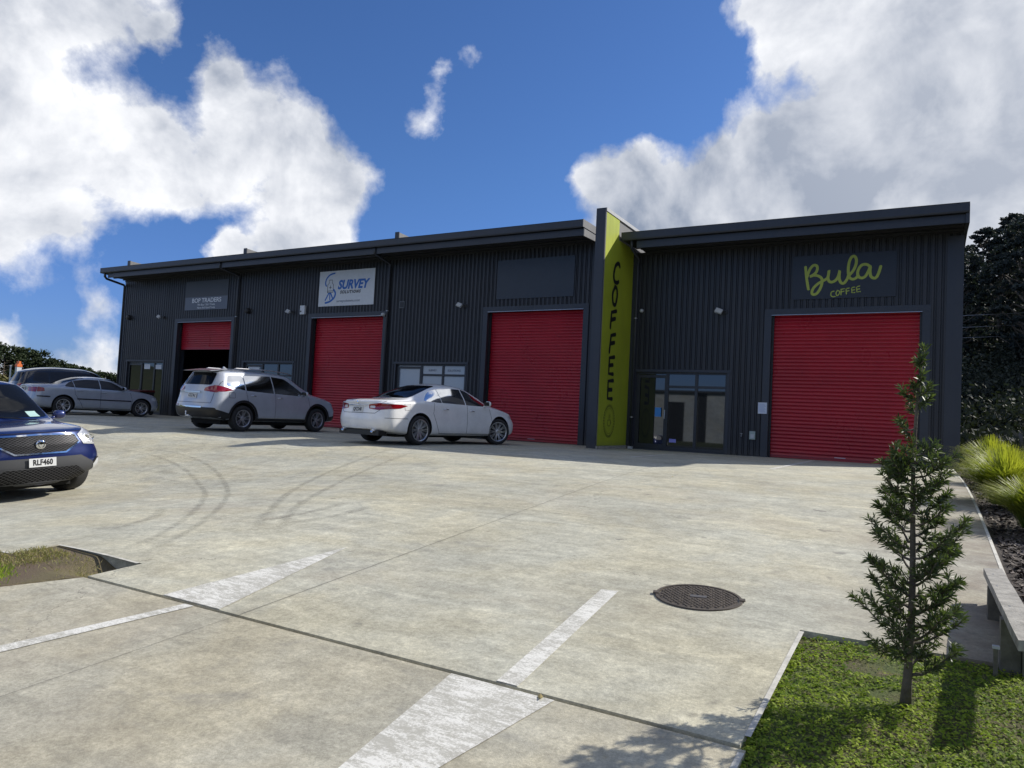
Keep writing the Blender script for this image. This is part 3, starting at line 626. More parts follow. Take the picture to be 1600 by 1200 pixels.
FIN= [[(-1.132, 5.176), (-1.218, 5.244), (-1.435, 5.141), (-1.542, 4.891), (-1.49, 4.703), (-1.305, 4.68), (-1.188, 4.731)], [(-1.411, 4.546), (-1.565, 4.32), (-1.506, 4.075), (-1.339, 4.062), (-1.232, 4.32), (-1.285, 4.512), (-1.411, 4.546)], [(-1.242, 3.888), (-1.579, 3.808), (-1.632, 3.378)], [(-1.584, 3.593), (-1.307, 3.667)], [(-1.24, 3.23), (-1.548, 3.164), (-1.627, 2.705)], [(-1.581, 2.934), (-1.289, 2.996)], [(-1.241, 2.591), (-1.593, 2.54), (-1.602, 2.107), (-1.29, 2.109)], [(-1.598, 2.326), (-1.335, 2.366)], [(-1.254, 1.93), (-1.606, 1.895), (-1.609, 1.42), (-1.284, 1.418)], [(-1.607, 1.654), (-1.329, 1.676)]]
FP=lambda y,z,d:(25.207+d,y,z)
mb=MB()
for s in FIN: stroke2d(mb,s,.115,FP,.003,smooth=len(s)>4)
mb.build('lettering',[LETB],pan)
# round stamp under the word
mb=MB(); cy,cz=-1.43,.80
for k in range(34):
    a=2*math.pi*k/34
    for r0,r1_ in ((.36,.40),):
        p=(cy+r0*math.cos(a),cz+r0*1.12*math.sin(a)); q=(cy+r1_*math.cos(a),cz+r1_*1.12*math.sin(a)); stroke2d(mb,[p,q],.034,FP,.003)
ring=[(cy+.31*math.cos(t*math.pi/12),cz+.35*math.sin(t*math.pi/12)) for t in range(25)]
stroke2d(mb,ring,.008,FP,.003)
for s in ([(cy-.1,cz+.02),(cy-.08,cz-.12),(cy+.08,cz-.12),(cy+.1,cz+.02),(cy-.1,cz+.02)],[(cy+.1,cz-.01),(cy+.16,cz-.04),(cy+.09,cz-.09)],[(cy-.03,cz+.07),(cy,cz+.12),(cy-.02,cz+.17)],[(cy+.04,cz+.07),(cy+.06,cz+.13),(cy+.04,cz+.18)]): stroke2d(mb,s,.018,FP,.003)
mb.build('round_stamp',[mat('faded stamp print',(.07,.085,.02),.5)],pan)
# downpipes
def downpipe(x,z1,head=None,Y=-.09,zb=.1,foot=True,cl=()):
    m=MB(); pts=([head,(head[0],head[1],head[2]-.22),(x+(head[0]-x)*.15,Y-.02,z1+.06)] if head else [])+[(x,Y,z1-.08),(x,Y,zb)]
    m.tube(pts,.042,12); o=m.build('downpipe',[TRIM],B,smooth=True)
    for z in cl: m=MB(); m.tube([(x,Y,z-.012),(x,Y,z+.012)],.05,12); m.build('pipe_clip',[METAL],o)
    if foot: m=MB(); m.box((x-.06,Y-.06,-.02),(x+.06,Y+.05,.10)); m.build('pipe_foot',[GREYP],o)
downpipe(7.93,6.0,(8.0,-1.1,6.42),cl=(4.35,),foot=False); downpipe(15.97,6.0,(16.1,-1.1,6.42),cl=(4.35,),foot=False); downpipe(25.36,5.55,(25.52,-1.1,5.92),cl=(3.85,.95))
m=MB(); m.tube([(.10,-1.12,6.42),(.10,-1.12,6.25),(.04,-1.0,6.17),(-.07,-.10,6.05),(-.07,-.05,5.98),(-.07,-.05,.1)],.052,12); m.build('downpipe',[TRIM],B,smooth=True)
# ---------------------------------------------------------------- signs
def board(name,x0,x1,z0,z1,mtl,lab,Y=-.034,t=.02,group=None):
    r=empty(name,(x0,Y,z0),label=lab,cat='sign',group=group); m=MB(); m.box((x0,Y-t,z0),(x1,Y,z1)); m.build('board',[mtl],r); return r,Y-t
r,y=board('sign',4.5,7.28,4.71,5.97,SLATE,'slate grey board reading BOP TRADERS above the half open roller door')
m=MB(); m.box((4.5,y-.004,4.71),(7.28,y,5.27)); m.build('text_strip',[SLATE2],r); y-=.004
put_text('lettering','BOP TRADERS',.27,LETW,r,wallM(5.92,y-.003,5.11),sx=1.12,bold=.003)
put_text('lettering','We Buy / Sell / Trade',.125,LETW,r,wallM(5.92,y-.003,4.93),sx=1.05); put_text('lettering','New And Used Tools',.125,LETW,r,wallM(5.92,y-.003,4.80),sx=1.05)
r,y=board('sign',12.51,15.26,4.62,5.96,WHITE,'white board reading SURVEY SOLUTIONS with a blue surveyor emblem above the second red door')
put_text('lettering','SURVEY',.46,BLUE,r,wallM(14.2,y-.003,5.40),sx=.92,bold=.02,shear=.25)
put_text('lettering','SOLUTIONS',.155,LETB,r,wallM(14.1,y-.003,5.13),sx=.95,bold=.007,shear=.25,spacing=1.35)
put_text('lettering','surveysolutions.co.nz',.135,LETG,r,wallM(14.02,y-.003,4.80),sx=1.0)
SP=lambda x,z,d:(x,y-d,z)
mb=MB()
for s,w in (([(13.28,5.87),(13.05,5.82),(12.88,5.68),(12.83,5.50),(12.88,5.40)],.06),([(13.27,5.24),(13.36,5.10),(13.30,4.93),(13.10,4.80),(12.88,4.75)],.075),
            ([(13.03,5.12),(12.86,4.85)],.055),([(13.08,5.12),(13.09,4.88)],.05),([(13.12,5.12),(13.24,4.90)],.055)): stroke2d(mb,s,w,SP,.003)
mb.build('emblem_swoosh',[BLUE],r)
mb=MB()
for s in ([(12.95,5.14),(12.95,5.44),(13.02,5.50),(13.02,5.62),(13.18,5.62),(13.18,5.50),(13.24,5.44),(13.24,5.14),(12.95,5.14)],[(13.04,5.33),(13.14,5.33)],[(13.09,5.28),(13.09,5.40)],[(12.96,5.2),(13.23,5.2)]): stroke2d(mb,s,.022,SP,.004,smooth=False)
mb.build('emblem_instrument',[LETB],r)
board('sign',20.5,23.29,4.60,5.88,NAVY,'blank dark navy board above the third red roller door, beside the green fin')
r,y=board('sign',29.67,32.1,4.24,5.39,mat('charcoal sign face',(.017,.019,.024),.4,var=.1),'dark board with hand drawn lime lettering Bula COFFEE above the right hand red door')
BP=lambda x,z,d:(x,-.056-d,z)
mb=MB()
for s in BULA: stroke2d(mb,s,.068,BP,.003,k=4)
mb.build('lettering',[LIME],r)
mb=MB()
for s in BCOF: stroke2d(mb,s,.026,BP,.003,k=4,smooth=len(s)>3)
mb.build('lettering',[LIME],r)
# ---------------------------------------------------------------- wall fittings
def flood(x,z,lab,face=-1,tilt=.5):
    r=empty('floodlight',(x,-.03,z),label=lab,cat='floodlight',group='floodlights on the front wall')
    m=MB(); m.box((x+.10,-.06,z-.05),(x+.20,-.029,z+.05)); m.tube([(x+.15,-.06,z),(x+.06,-.16,z+.02)],.015,8); m.build('bracket',[BLK],r)
    R=Matrix.Rotation(.35,3,'Y')@Matrix.Rotation(-tilt,3,'X')
    m=MB(); m.box((x-.10,-.225,z-.06),(x+.09,-.165,z+.075),rot=R); m.build('housing',[GREYP],r)
    m=MB(); m.box((x-.085,-.232,z-.05),(x+.075,-.226,z+.062),rot=R,piv=(x-.005,-.195,z+.007)); m.build('lens',[LAMP],r)
flood(2.9,4.45,'small floodlight on the first unit wall, left of the BOP TRADERS board'); flood(11.05,4.45,'small floodlight left of the white box beside the SURVEY board')
flood(19.15,4.43,'small floodlight between the third window and the blank board'); flood(27.8,3.97,'pale floodlight on the ribbed wall above the cafe window')
def speaker_(x,z,lab):
    r=empty('alarm_siren',(x,-.03,z),label=lab,cat='siren')
    m=MB(); m.lathe([(.001,-.16),(.08,-.155),(.11,-.11),(.12,-.03),(.12,-.0)],16,'y',(x,-.03,z)); m.build('housing',[BLK],r,smooth=True); m=MB(); m.box((x+.1,-.05,z-.04),(x+.25,-.03,z+.04)); m.build('bracket',[BLK],r)
speaker_(.5,4.5,'round black siren at the far left end of the front wall'); speaker_(8.6,4.57,'round black siren just right of the first downpipe')
r=empty('security_camera',(15.79,-.03,4.22),label='small white dome camera at the top right corner of the second red door',cat='camera')
m=MB(); m.lathe([(.001,-.14),(.04,-.13),(.062,-.09),(.07,-.04),(.07,0)],16,'y',(15.79,-.045,4.22)); m.build('housing',[GREYP],r,smooth=True)
r=empty('outdoor_light',(25.53,-.03,4.07),label='small round pale light beside the downpipe right of the green fin',cat='light')
m=MB(); m.lathe([(.001,-.12),(.035,-.11),(.055,-.07),(.055,-.02),(.04,0)],16,'y',(25.53,-.03,4.07)); m.build('housing',[GREYP],r,smooth=True); m=MB(); m.tube([(25.53,-.03,4.07),(25.4,-.04,4.0)],.014,8); m.build('bracket',[BLK],r)
r=empty('wall_vent',(16.58,-.03,4.45),label='square black vent frame right of the second downpipe',cat='vent')
m=MB(); m.box((16.47,-.06,4.44),(16.70,-.031,4.68)); m.build('frame',[mat('grey vent frame',(.10,.11,.12),.5)],r); m=MB(); m.box((16.495,-.064,4.465),(16.675,-.061,4.655)); m.build('grille',[BLK],r)
r=empty('junction_box',(11.77,-.03,4.3),label='white box on the wall just left of the SURVEY SOLUTIONS board',cat='box')
m=MB(); m.box((11.62,-.12,4.34),(11.86,-.031,4.68)); m.build('case',[WHITE],r); m=MB(); m.box((11.64,-.124,4.42),(11.70,-.121,4.48)); m.build('keyhole',[BLK],r)
r=empty('notice',(29.0,-.05,1.2),label='white paper notice taped left of the right hand red door',cat='notice')
m=MB(); m.box((28.90,-.05,1.20),(29.13,-.046,1.50)); m.build('sheet',[PAPER],r)
m=MB(); 
for k in range(9): m.box((28.93,-.0515,1.24+k*.026),(29.10-(k%3)*.02,-.0502,1.248+k*.026))
m.build('print',[mat('faded blue print',(.28,.38,.6),.7)],r)
r=empty('power_outlet',(28.8,-.03,.5),label='pale square power outlet low on the wall left of the right hand door',cat='outlet')
m=MB(); m.box((28.71,-.10,.50),(28.86,-.031,.72)); m.build('case',[mat('pale green plastic',(.33,.40,.38),.5)],r); m=MB(); m.box((28.74,-.105,.54),(28.83,-.101,.64)); m.build('cover',[GREYP],r)
r=empty('garden_tap',(28.5,-.03,.6),label='brass tap on the ribbed wall left of the power outlet',cat='tap')
m=MB(); m.tube([(28.5,-.03,.60),(28.5,-.10,.60),(28.5,-.115,.56)],.012,8); m.build('spout',[METAL],r,smooth=True); m=MB(); m.tube([(28.47,-.08,.64),(28.53,-.08,.64)],.008,8); m.tube([(28.5,-.08,.6),(28.5,-.08,.64)],.006,8); m.build('handle',[METAL],r)
def poster(x0,x1,z0,z1,mtl,lab,Y=.066): card('poster',x0,x1,z0,z1,mtl,Y,lab,'poster')
poster(2.55,2.98,2.12,2.32,WHITE,'white paper strip at the top of the right pane of the first unit window'); poster(1.72,2.15,2.12,2.34,WHITE,'white paper at the top of the middle pane of the first unit window')
poster(8.68,9.35,2.16,2.30,WHITE,'cream paper strip at the top of the second unit door'); 
card('door_sticker',26.02,26.2,1.0,1.26,mat('blue sticker',(.06,.28,.7),.4),.028,'blue square sticker on the cafe door by its handle','sticker')
card('window_sticker',26.46,26.66,.28,.38,mat('lilac sticker',(.30,.30,.75),.4),.066,'small lilac sticker at the bottom left of the cafe window','sticker')
for (x,lab,t_) in ((18.0,'pale lettered film across the upper pane left of the mullion','SURVEY'),(18.9,'pale lettered film across the upper pane right of the mullion','SOLUTIONS')):
    o=put_text('window_lettering',t_,.10,mat('grey window print',(.12,.14,.18),.5),None,wallM(x,.064,2.24)); tag(o,'small grey word '+t_+' on the pale film of the third unit window','lettering')
# workshop contents seen through the half open shutter
r=empty('storage_rack',(4.4,3.2,0),label='metal rack of boxes standing inside the open first unit',cat='rack')
m=MB()
for x in (4.4,5.8,7.2):
    for y in (3.2,3.8): m.box((x,y,0.012),(x+.06,y+.06,2.8))
m.build('upright',[METAL],r); 
for z in (.5,1.2,1.9,2.6):
    m=MB(); m.box((4.4,3.2,z),(7.26,3.86,z+.04)); m.build('shelf',[METAL],r)
for i in range(9):
    z=(.54,1.24,1.94)[i%3]; x=4.55+(i//3)*.9; c=[(.22,.15,.08),(.12,.13,.14),(.25,.06,.05),(.30,.29,.26)][i%4]
    m=MB(); m.box((x,3.28,z),(x+.55+.1*(i%2),3.7,z+.3+.08*(i%3))); m.box((x-.01,3.27,z+.22),(x+.56+.1*(i%2),3.71,z+.26))
    o=m.build('storage_box',[mat('box board',c,.8)]); tag(o,'cardboard box on the rack inside the open first unit','box','boxes on the workshop rack')

# ---------------------------------------------------------------- cars
def pchip(xs,ys,x):
    n=len(xs); 
    if x<=xs[0]: return ys[0]
    if x>=xs[-1]: return ys[-1]
    h=[xs[i+1]-xs[i] for i in range(n-1)]; d=[(ys[i+1]-ys[i])/h[i] for i in range(n-1)]
    m=[d[0]]+[0 if d[i-1]*d[i]<=0 else (3*(h[i-1]+h[i]))/((2*h[i]+h[i-1])/d[i-1]+(h[i]+2*h[i-1])/d[i]) for i in range(1,n-1)]+[d[-1]]
    for i in range(n-1):
        if x<=xs[i+1]:
            t=(x-xs[i])/h[i]; return (2*t**3-3*t*t+1)*ys[i]+(t**3-2*t*t+t)*h[i]*m[i]+(-2*t**3+3*t*t)*ys[i+1]+(t**3-t*t)*h[i]*m[i+1]
def round_poly(poly,r,k=4):
    out=[]; n=len(poly)
    for i in range(n):
        p=Vector(poly[i]); a=Vector(poly[i-1]); b=Vector(poly[(i+1)%n]); rr=r[i] if isinstance(r,(list,tuple)) else r
        da=(a-p); db=(b-p); ra=min(rr,da.length*.45); rb=min(rr,db.length*.45); s=p+da.normalized()*ra; e=p+db.normalized()*rb
        for j in range(k+1):
            t=j/k; out.append(tuple(s*(1-t)**2+p*2*t*(1-t)+e*t*t))
    return out
class Car:
    def __init__(s,spec): s.sp=spec; s.st=sorted(spec['st'])
    def val(s,i,x): return pchip([r[0] for r in s.st],[r[i] for r in s.st],x)
    def section(s,x):
        sp=s.sp; zt,zr,wr,zb,wb,wm,zs=[s.val(i,x) for i in range(1,8)]
        x0,x1=s.st[0][0],s.st[-1][0]; Rr,Rf=sp.get('Rr',.34),sp.get('Rf',.42); p=1
        nn=sp.get('n',2.6)
        if x<x0+Rr: p=max(0,1-((x0+Rr-x)/Rr)**nn)**(1/nn)
        if x>x1-Rf: p=min(p,max(0,1-((x-(x1-Rf))/Rf)**nn)**(1/nn))
        zm=zs+(zb-zs)*.52
        lf=sp.get('lift',0)*max(0,min(1,(x-(x1-.95))/.5))
        C=[(0,zs),(wb*.55,zs+lf*.15),(wm*.93,zs+.01+lf),(wm*.985,zs+.09+lf*.9),(wm,zm-.10),(wm*.998,zm+.08),(wb+.01,zb-.07),(wb,zb),(wb*.62+wr*.38+.012,zb+(zr-zb)*.42),(wr*1.0+.006,zr-.035),(wr*.965,zr+.012),(wr*.70,zr+(zt-zr)*.66),(wr*.36,zr+(zt-zr)*.93),(0,zt)]
        # shoulder and sill edges kept crisp, the rest rounded
        pts=[]
        for i,(a,b) in enumerate(zip(C,C[1:])):
            k=3
            for j in range(k): t=j/k; pts.append((a[0]+(b[0]-a[0])*t,a[1]+(b[1]-a[1])*t))
        pts.append(C[-1])
        for _ in range(2): pts=[pts[0]]+[((a[0]+2*b[0]+c[0])/4,(a[1]+2*b[1]+c[1])/4) for a,b,c in zip(pts,pts[1:],pts[2:])]+[pts[-1]]
        out=[]
        for y,z in pts:
            dx=0
            wf=max(0,min(1,(x-(x1-1.0))/1.0)); wf=wf*wf*(3-2*wf); wr_=max(0,min(1,((x0+1.0)-x)/1.0)); wr_=wr_*wr_*(3-2*wr_)
            dx+=wf*sp['nose'](z)-wr_*sp['tail'](z)
            out.append((x+dx,y*p,z))
        return out
    def shell(s):
        x0,x1=s.st[0][0],s.st[-1][0]; xs=[]
        n=64
        for i in range(n+1):
            t=i/n; xs.append(x0+(x1-x0)*t)
        for R,e,sg in ((s.sp.get('Rr',.34),x0,1),(s.sp.get('Rf',.42),x1,-1)):
            for j in range(1,14): xs.append(e+sg*R*(1-math.cos(j/14*math.pi/2)))
        xs=sorted(set(round(x,4) for x in xs))
        rows=[s.section(x) for x in xs]; full=[]
        for r in rows: full.append(r+[(x,-y,z) for x,y,z in r[-2:0:-1]])
        mb=MB(); w=len(full[0])
        P=[row+[row[0]] for row in full]
        mb.grid(P); me=mb.mesh('body'); bm=bmesh.new(); bm.from_mesh(me); bmesh.ops.remove_doubles(bm,verts=bm.verts,dist=1e-4)
        bmesh.ops.recalc_face_normals(bm,faces=bm.faces); bm.to_mesh(me); bm.free(); return me
def bvh_of(me): return BVHTree.FromPolygons([v.co.copy() for v in me.vertices],[tuple(p.vertices) for p in me.polygons])
def patch(bv,poly,axis,off=.004,step=.04,th=0,rnd=0):
    """convex polygon drawn in a side/front/rear view, laid on the body's skin. axis '+y','-y': poly is (x,z); '+x','-x': (y,z); '+z': (x,y)"""
    if rnd: poly=round_poly(poly,rnd)
    A=sum(poly[i-1][0]*poly[i][1]-poly[i][0]*poly[i-1][1] for i in range(len(poly)))
    if A<0: poly=poly[::-1]
    bm=sheet_bm(poly,step,lambda a,b:0); dirs={'+y':Vector((0,-1,0)),'-y':Vector((0,1,0)),'+x':Vector((-1,0,0)),'-x':Vector((1,0,0)),'+z':Vector((0,0,-1))}[axis]
    bad=[]
    for v in bm.verts:
        a,b=v.co.x,v.co.y
        o=Vector((a,0,b)) if axis[1]=='y' else Vector((0,a,b)) if axis[1]=='x' else Vector((a,b,0))
        h=bv.ray_cast(o-dirs*4,dirs)
        if h[0] is None: bad.append(v); continue
        n=h[1]; n=n if n.dot(dirs)<0 else -n
        v.co=h[0]+n*off
    if bad: bmesh.ops.delete(bm,geom=bad,context='VERTS')
    bmesh.ops.recalc_face_normals(bm,faces=bm.faces); bm.normal_update()
    if bm.faces and sum(f.normal.dot(-dirs)*f.calc_area() for f in bm.faces)<0: bmesh.ops.reverse_faces(bm,faces=bm.faces)
    me=bpy.data.meshes.new('patch'); bm.to_mesh(me); bm.free(); return me
def join_me(name,mes):
    bm=bmesh.new()
    for m in mes: bm.from_mesh(m); bpy.data.meshes.remove(m)
    me=bpy.data.meshes.new(name); bm.to_mesh(me); bm.free(); return me
def seam(bv,pts,axis,w=.0095,off=.0022):
    """thin dark panel gap laid on the skin"""
    dirs={'+y':Vector((0,-1,0)),'-y':Vector((0,1,0)),'+x':Vector((-1,0,0)),'-x':Vector((1,0,0)),'+z':Vector((0,0,-1))}[axis]
    P=[]
    for a,b in zip(pts,pts[1:]):
        n=max(1,int(math.dist(a,b)/.04)); P+=[(a[0]+(b[0]-a[0])*i/n,a[1]+(b[1]-a[1])*i/n) for i in range(n)]
    P.append(pts[-1]); L=[]
    for i,p in enumerate(P):
        q0=P[max(i-1,0)];q1=P[min(i+1,len(P)-1)]; d=Vector((q1[0]-q0[0],q1[1]-q0[1])).normalized(); nrm=Vector((-d.y,d.x))*w/2
        row=[]
        for s in (-1,1):
            a,b=p[0]+nrm.x*s,p[1]+nrm.y*s; o=Vector((a,0,b)) if axis[1]=='y' else Vector((0,a,b)) if axis[1]=='x' else Vector((a,b,0))
            h=bv.ray_cast(o-dirs*4,dirs)
            if h[0] is None: row=None;break
            n=h[1]; n=n if n.dot(dirs)<0 else -n; row.append(tuple(h[0]+n*off))
        if row: L.append(row)
    mb=MB(); 
    if len(L)>1: mb.grid(L)
    return mb.mesh('seam')
TYRE=mat('tyre',(.022,.022,.023),.8,bump=.4,bscale=120); ALLOY=mat('silver alloy',(.55,.56,.58),.28,metal=.85); ALLOYD=mat('machined dark alloy',(.42,.42,.44),.35,metal=.8); CHROME=mat('chrome',(.75,.76,.78),.07,metal=1)
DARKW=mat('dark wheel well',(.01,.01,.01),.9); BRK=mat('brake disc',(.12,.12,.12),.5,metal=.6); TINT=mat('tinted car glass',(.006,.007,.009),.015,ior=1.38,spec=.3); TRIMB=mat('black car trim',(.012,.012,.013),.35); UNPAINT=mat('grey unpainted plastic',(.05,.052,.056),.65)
REDL=mat('red tail lamp',(.24,.004,.009),.08,coat=1); CLEARL=mat('clear lamp',(.55,.57,.6),.06,coat=1); LAMPD=mat('lamp reflector',(.60,.61,.62),.25,metal=.25,coat=1); PLATE=mat('white number plate',(.70,.71,.70),.5); SEAM=mat('panel gap',(.006,.006,.006),.9)
def carpaint(name,c,flake=0,rough=.35):
    m=mat(name,c,rough,metal=flake,coat=1.0,spec=.5); t=m.node_tree; b=bsdf(m); p=nd(t,'ShaderNodeTexCoord').outputs['Object']
    n=maprange(t,noise(t,p,3,5,.7),.3,.7,.9,1.05,False); sp=nd(t,'ShaderNodeSeparateXYZ'); t.links.new(p,sp.inputs[0])
    d=maprange(t,math_(t,'ADD',sp.outputs[2],math_(t,'MULTIPLY',noise(t,p,5,4,.7),.2)),.62,.25,0,.28)  # road dust on the sills
    k=vmath(t,'SCALE',c); t.links.new(n,k.inputs['Scale']); t.links.new(mixc(t,d,k.outputs[0],(.16,.145,.12)),b.inputs['Base Color'])
    t.links.new(math_(t,'MULTIPLY_ADD',d,1.2,.03),b.inputs['Coat Roughness']); return m
def make_wheel(root,x,y,r,w,spokes,rimr,almat,steer=0,double=False,twist=0):
    side=1 if y>0 else -1; wr=empty('wheel',(x,y,r),steer); wr.parent=root
    def loc(mb,name,m,sm=False): 
        o=mb.build(name,m,None,smooth=sm); o.parent=wr; return o
    # local: axle along y; outside = +y*side
    h=w/2; m=MB(); m.lathe([(rimr,-h*.8),(rimr+.012,-h),(r*.93,-h*.98),(r*.985,-h*.78),(r,-h*.55),(r,h*.55),(r*.985,h*.78),(r*.93,h*.98),(rimr+.012,h),(rimr,h*.8)],48)
    loc(m,'tyre',[TYRE],True)
    o=side*h*.86; m=MB(); m.lathe([(rimr+.004,side*h*.99),(rimr-.006,side*h*1.0),(rimr-.02,side*h*.93),(rimr-.028,side*h*.5),(rimr-.05,-side*h*.6)],48)
    n=spokes
    for k in range(n):
        for dk in ((-.30,.30) if double else (0,)):
            a=2*math.pi*(k+dk*.55)/n; a2=a+twist; hw0,hw1=(.030,.017) if n<=7 and not double else (.016,.010)
            c,s_=math.cos(a),math.sin(a); c2,s2=math.cos(a2),math.sin(a2)
            p0=Vector((c*.05,0,s_*.05)); p1=Vector((c2*(rimr-.018),0,s2*(rimr-.018))); q0=Vector((-s_,0,c)); q1=Vector((-s2,0,c2))
            yo0=side*h*.62; yo1=side*h*.88; vs=[]
            for (p,q,hw,yo) in ((p0,q0,hw0,yo0),(p1,q1,hw1,yo1)):
                for sg,dy in ((-1,0),(-.6,.012*side),(.6,.012*side),(1,0)): vs.append(p+q*hw*sg+Vector((0,yo+dy,0)))
                vs+= [p+q*hw+Vector((0,yo-.03*side,0)),p-q*hw+Vector((0,yo-.03*side,0))]
            m.add(vs,[(i,(i+1)%6,6+(i+1)%6,6+i) for i in range(6)])
    m.lathe([(.001,side*h*.78),(.035,side*h*.76),(.062,side*h*.68),(.066,side*h*.45)],24)
    loc(m,'rim',[almat],False)
    m=MB(); m.lathe([(.001,side*h*.12),(r*.5,side*h*.12),(r*.5,side*h*.05)],32); loc(m,'brake_disc',[BRK])
    m=MB(); m.lathe([(.001,side*h*.02),(rimr,side*h*.02)],32); loc(m,'wheel_shade_disc',[DARKW])  # dark disc painting in the shade behind the spokes
    return wr
def plate(root,M4,txt,w=.36,h=.125):
    m=MB(); m.box((-w/2,-.006,-h/2),(w/2,0,h/2)); me=m.mesh('p',True); me.transform(M4); o=link('number_plate',me,root,[PLATE])
    t=text_mesh(txt,.112,bold=.0035,extrude=.001,spacing=1.05); t.materials.clear(); t.transform(M4@Matrix.Translation((0,-.0075,-.001))@Matrix.Rotation(math.radians(90),4,'X')@Matrix.Diagonal((.74,1,1,1))); 
    l=link('plate_characters',t,o,[LETB]); return o
def make_car(spec):
    sp=spec; C=Car(sp); me=C.shell(); root=empty(sp['name'],(0,0,0)); 
    # wheel arches cut by boolean
    ob=link('body',me,None,[sp['paint']]); cut=MB(); r=sp['wr']
    for ax in (sp['xa'],sp['xb']):
        for s in (-1,1):
            ring=[]; R=r+sp.get('arch',.055); n=40; y0,y1=s*.52,s*1.2
            vs=[(ax+R*math.cos(2*math.pi*k/n),y0,r+.01+R*math.sin(2*math.pi*k/n)) for k in range(n)]+[(ax+R*math.cos(2*math.pi*k/n),y1,r+.01+R*math.sin(2*math.pi*k/n)) for k in range(n)]
            cut.add(vs,[tuple(range(n)),tuple(range(n,2*n))[::-1]]+[(k,(k+1)%n,n+(k+1)%n,n+k) for k in range(n)])
    bv=bvh_of(me)
    co=cut.build('cutter',[DARKW],None,fix=True); md=ob.modifiers.new('b','BOOLEAN'); md.operation='DIFFERENCE'; md.solver='EXACT'; md.object=co; md.material_mode='TRANSFER'
    dg=bpy.context.evaluated_depsgraph_get(); nm=bpy.data.meshes.new_from_object(ob.evaluated_get(dg)); ob.modifiers.clear(); ob.data=nm; bpy.data.objects.remove(co)
    nm.name='body'; nm.polygons.foreach_set('use_smooth',[True]*len(nm.polygons)); ob.parent=root
    # flat-shade arch interiors and keep the arch lip crisp
    bm=bmesh.new(); bm.from_mesh(nm)
    for e in bm.edges:
        if len(e.link_faces)==2 and (e.link_faces[0].material_index!=e.link_faces[1].material_index or e.calc_face_angle(0)>.9): e.smooth=False
    bm.to_mesh(nm); bm.free()
    P={}
    def add(name,polys,mats,parent=ob,off=.004,step=.045,rnd=0,smooth=True,**k):
        mes=[]
        for axis,poly in polys: mes.append(patch(bv,poly,axis,off,step,rnd=rnd))
        o=link(name,join_me(name,mes),root if parent is None else parent,mats,smooth,**k); return o
    for n,axis,poly,rn in sp['side_glass']:
        for s in ('+y','-y'): 
            add('window_surround',[(s,[(a,b) for a,b in round_poly(poly,rn)])],[sp.get('surround',TRIMB)],None,.003)
            add('side_window',[(s,inset(round_poly(poly,rn),.018))],[TINT],None,.0055)
    for nm_,axis,poly,rn in sp['glass']:
        add(nm_,[(axis,round_poly(poly,rn))],[TINT],None,.004,.04)
    for name,axes,poly,rn,m,off in sp['decals']:
        for axis in axes:
            pl=poly if axis[0]=='+' or axis[1]=='y' else poly
            add(name,[(axis,round_poly(pl,rn) if rn else pl)],[m],None,off,.03)
    ms=[]
    for axes,pts in sp['seams']:
        for axis in axes: ms.append(seam(bv,pts,axis))
    link('panel_gaps',join_me('panel_gaps',ms),ob,[SEAM])
    for hx,hz in sp['handles']:
        for s in (1,-1):
            h=bv.ray_cast(Vector((hx,s*3,hz)),Vector((0,-s,0)))
            if h[0] is None: continue
            y=h[0].y; m=MB(); m.tube([(hx-.10,y+s*.004,hz),(hx-.08,y+s*.03,hz+.004),(hx,y+s*.036,hz+.004),(hx+.08,y+s*.03,hz),(hx+.10,y+s*.004,hz-.004)],[.009,.012,.013,.012,.009],8); m.build('door_handle',[sp.get('hmat',CHROME)],root,smooth=True)
    # mirrors
    mx,mz=sp['mirror']
    for s in (1,-1):
        h=bv.ray_cast(Vector((mx,s*3,mz)),Vector((0,-s,0))); y=abs(h[0].y) if h[0] else .85
        m=MB(); rows=[]
        for j in range(9):
            t=-1+2*j/8; rr=math.sqrt(max(0,1-abs(t)**3)); row=[]
            for k in range(14):
                a=2*math.pi*k/14; row.append((mx+.055*rr*math.cos(a)+.02*(t<-.2)*0,s*(y+.145+.105*t),mz+.075+.075*rr*math.sin(a)))
            row.append(row[0]); rows.append(row)
        m.grid(rows); m.tube([(mx+.01,s*(y-.02),mz+.0),(mx+.01,s*(y+.09),mz+.05)],.025,8); mo=m.build('wing_mirror',[sp['mmat']],root,smooth=True)
        g=MB(); g.box((mx-.058,s*(y+.145)-.085,mz+.03),(mx-.052,s*(y+.145)+.085,mz+.13)); g.build('mirror_glass',[TINT],mo)
    if sp.get('archtrim'):
        for ax in (sp['xa'],sp['xb']):
            for s in ('+y','-y'):
                R=r+sp.get('arch',.055)+.03; link('arch_trim',seam(bv,[(ax+R*math.cos(t*math.pi/22),r+.01+R*math.sin(t*math.pi/22)) for t in range(-2,25)],s,.065,.012),root,[sp['archtrim']],True)
    # skirts / bumpers in dark plastic
    for name,axes,poly,rn,m,off in sp.get('lower',[]):
        for axis in axes: add(name,[(axis,round_poly(poly,rn) if rn else poly)],[m],None,off,.05)
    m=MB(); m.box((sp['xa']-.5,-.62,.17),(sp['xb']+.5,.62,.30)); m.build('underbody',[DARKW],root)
    for ax,st in ((sp['xa'],0),(sp['xb'],sp.get('steer',0))):
        for s in (1,-1): make_wheel(root,ax,s*sp['track'],r,sp['ww'],sp['spokes'],sp['rimr'],sp['alloy'],steer=st,double=sp.get('double',False),twist=sp.get('twist',0))
    sp['extra'](root,bv,add,C) if sp.get('extra') else None
    return root
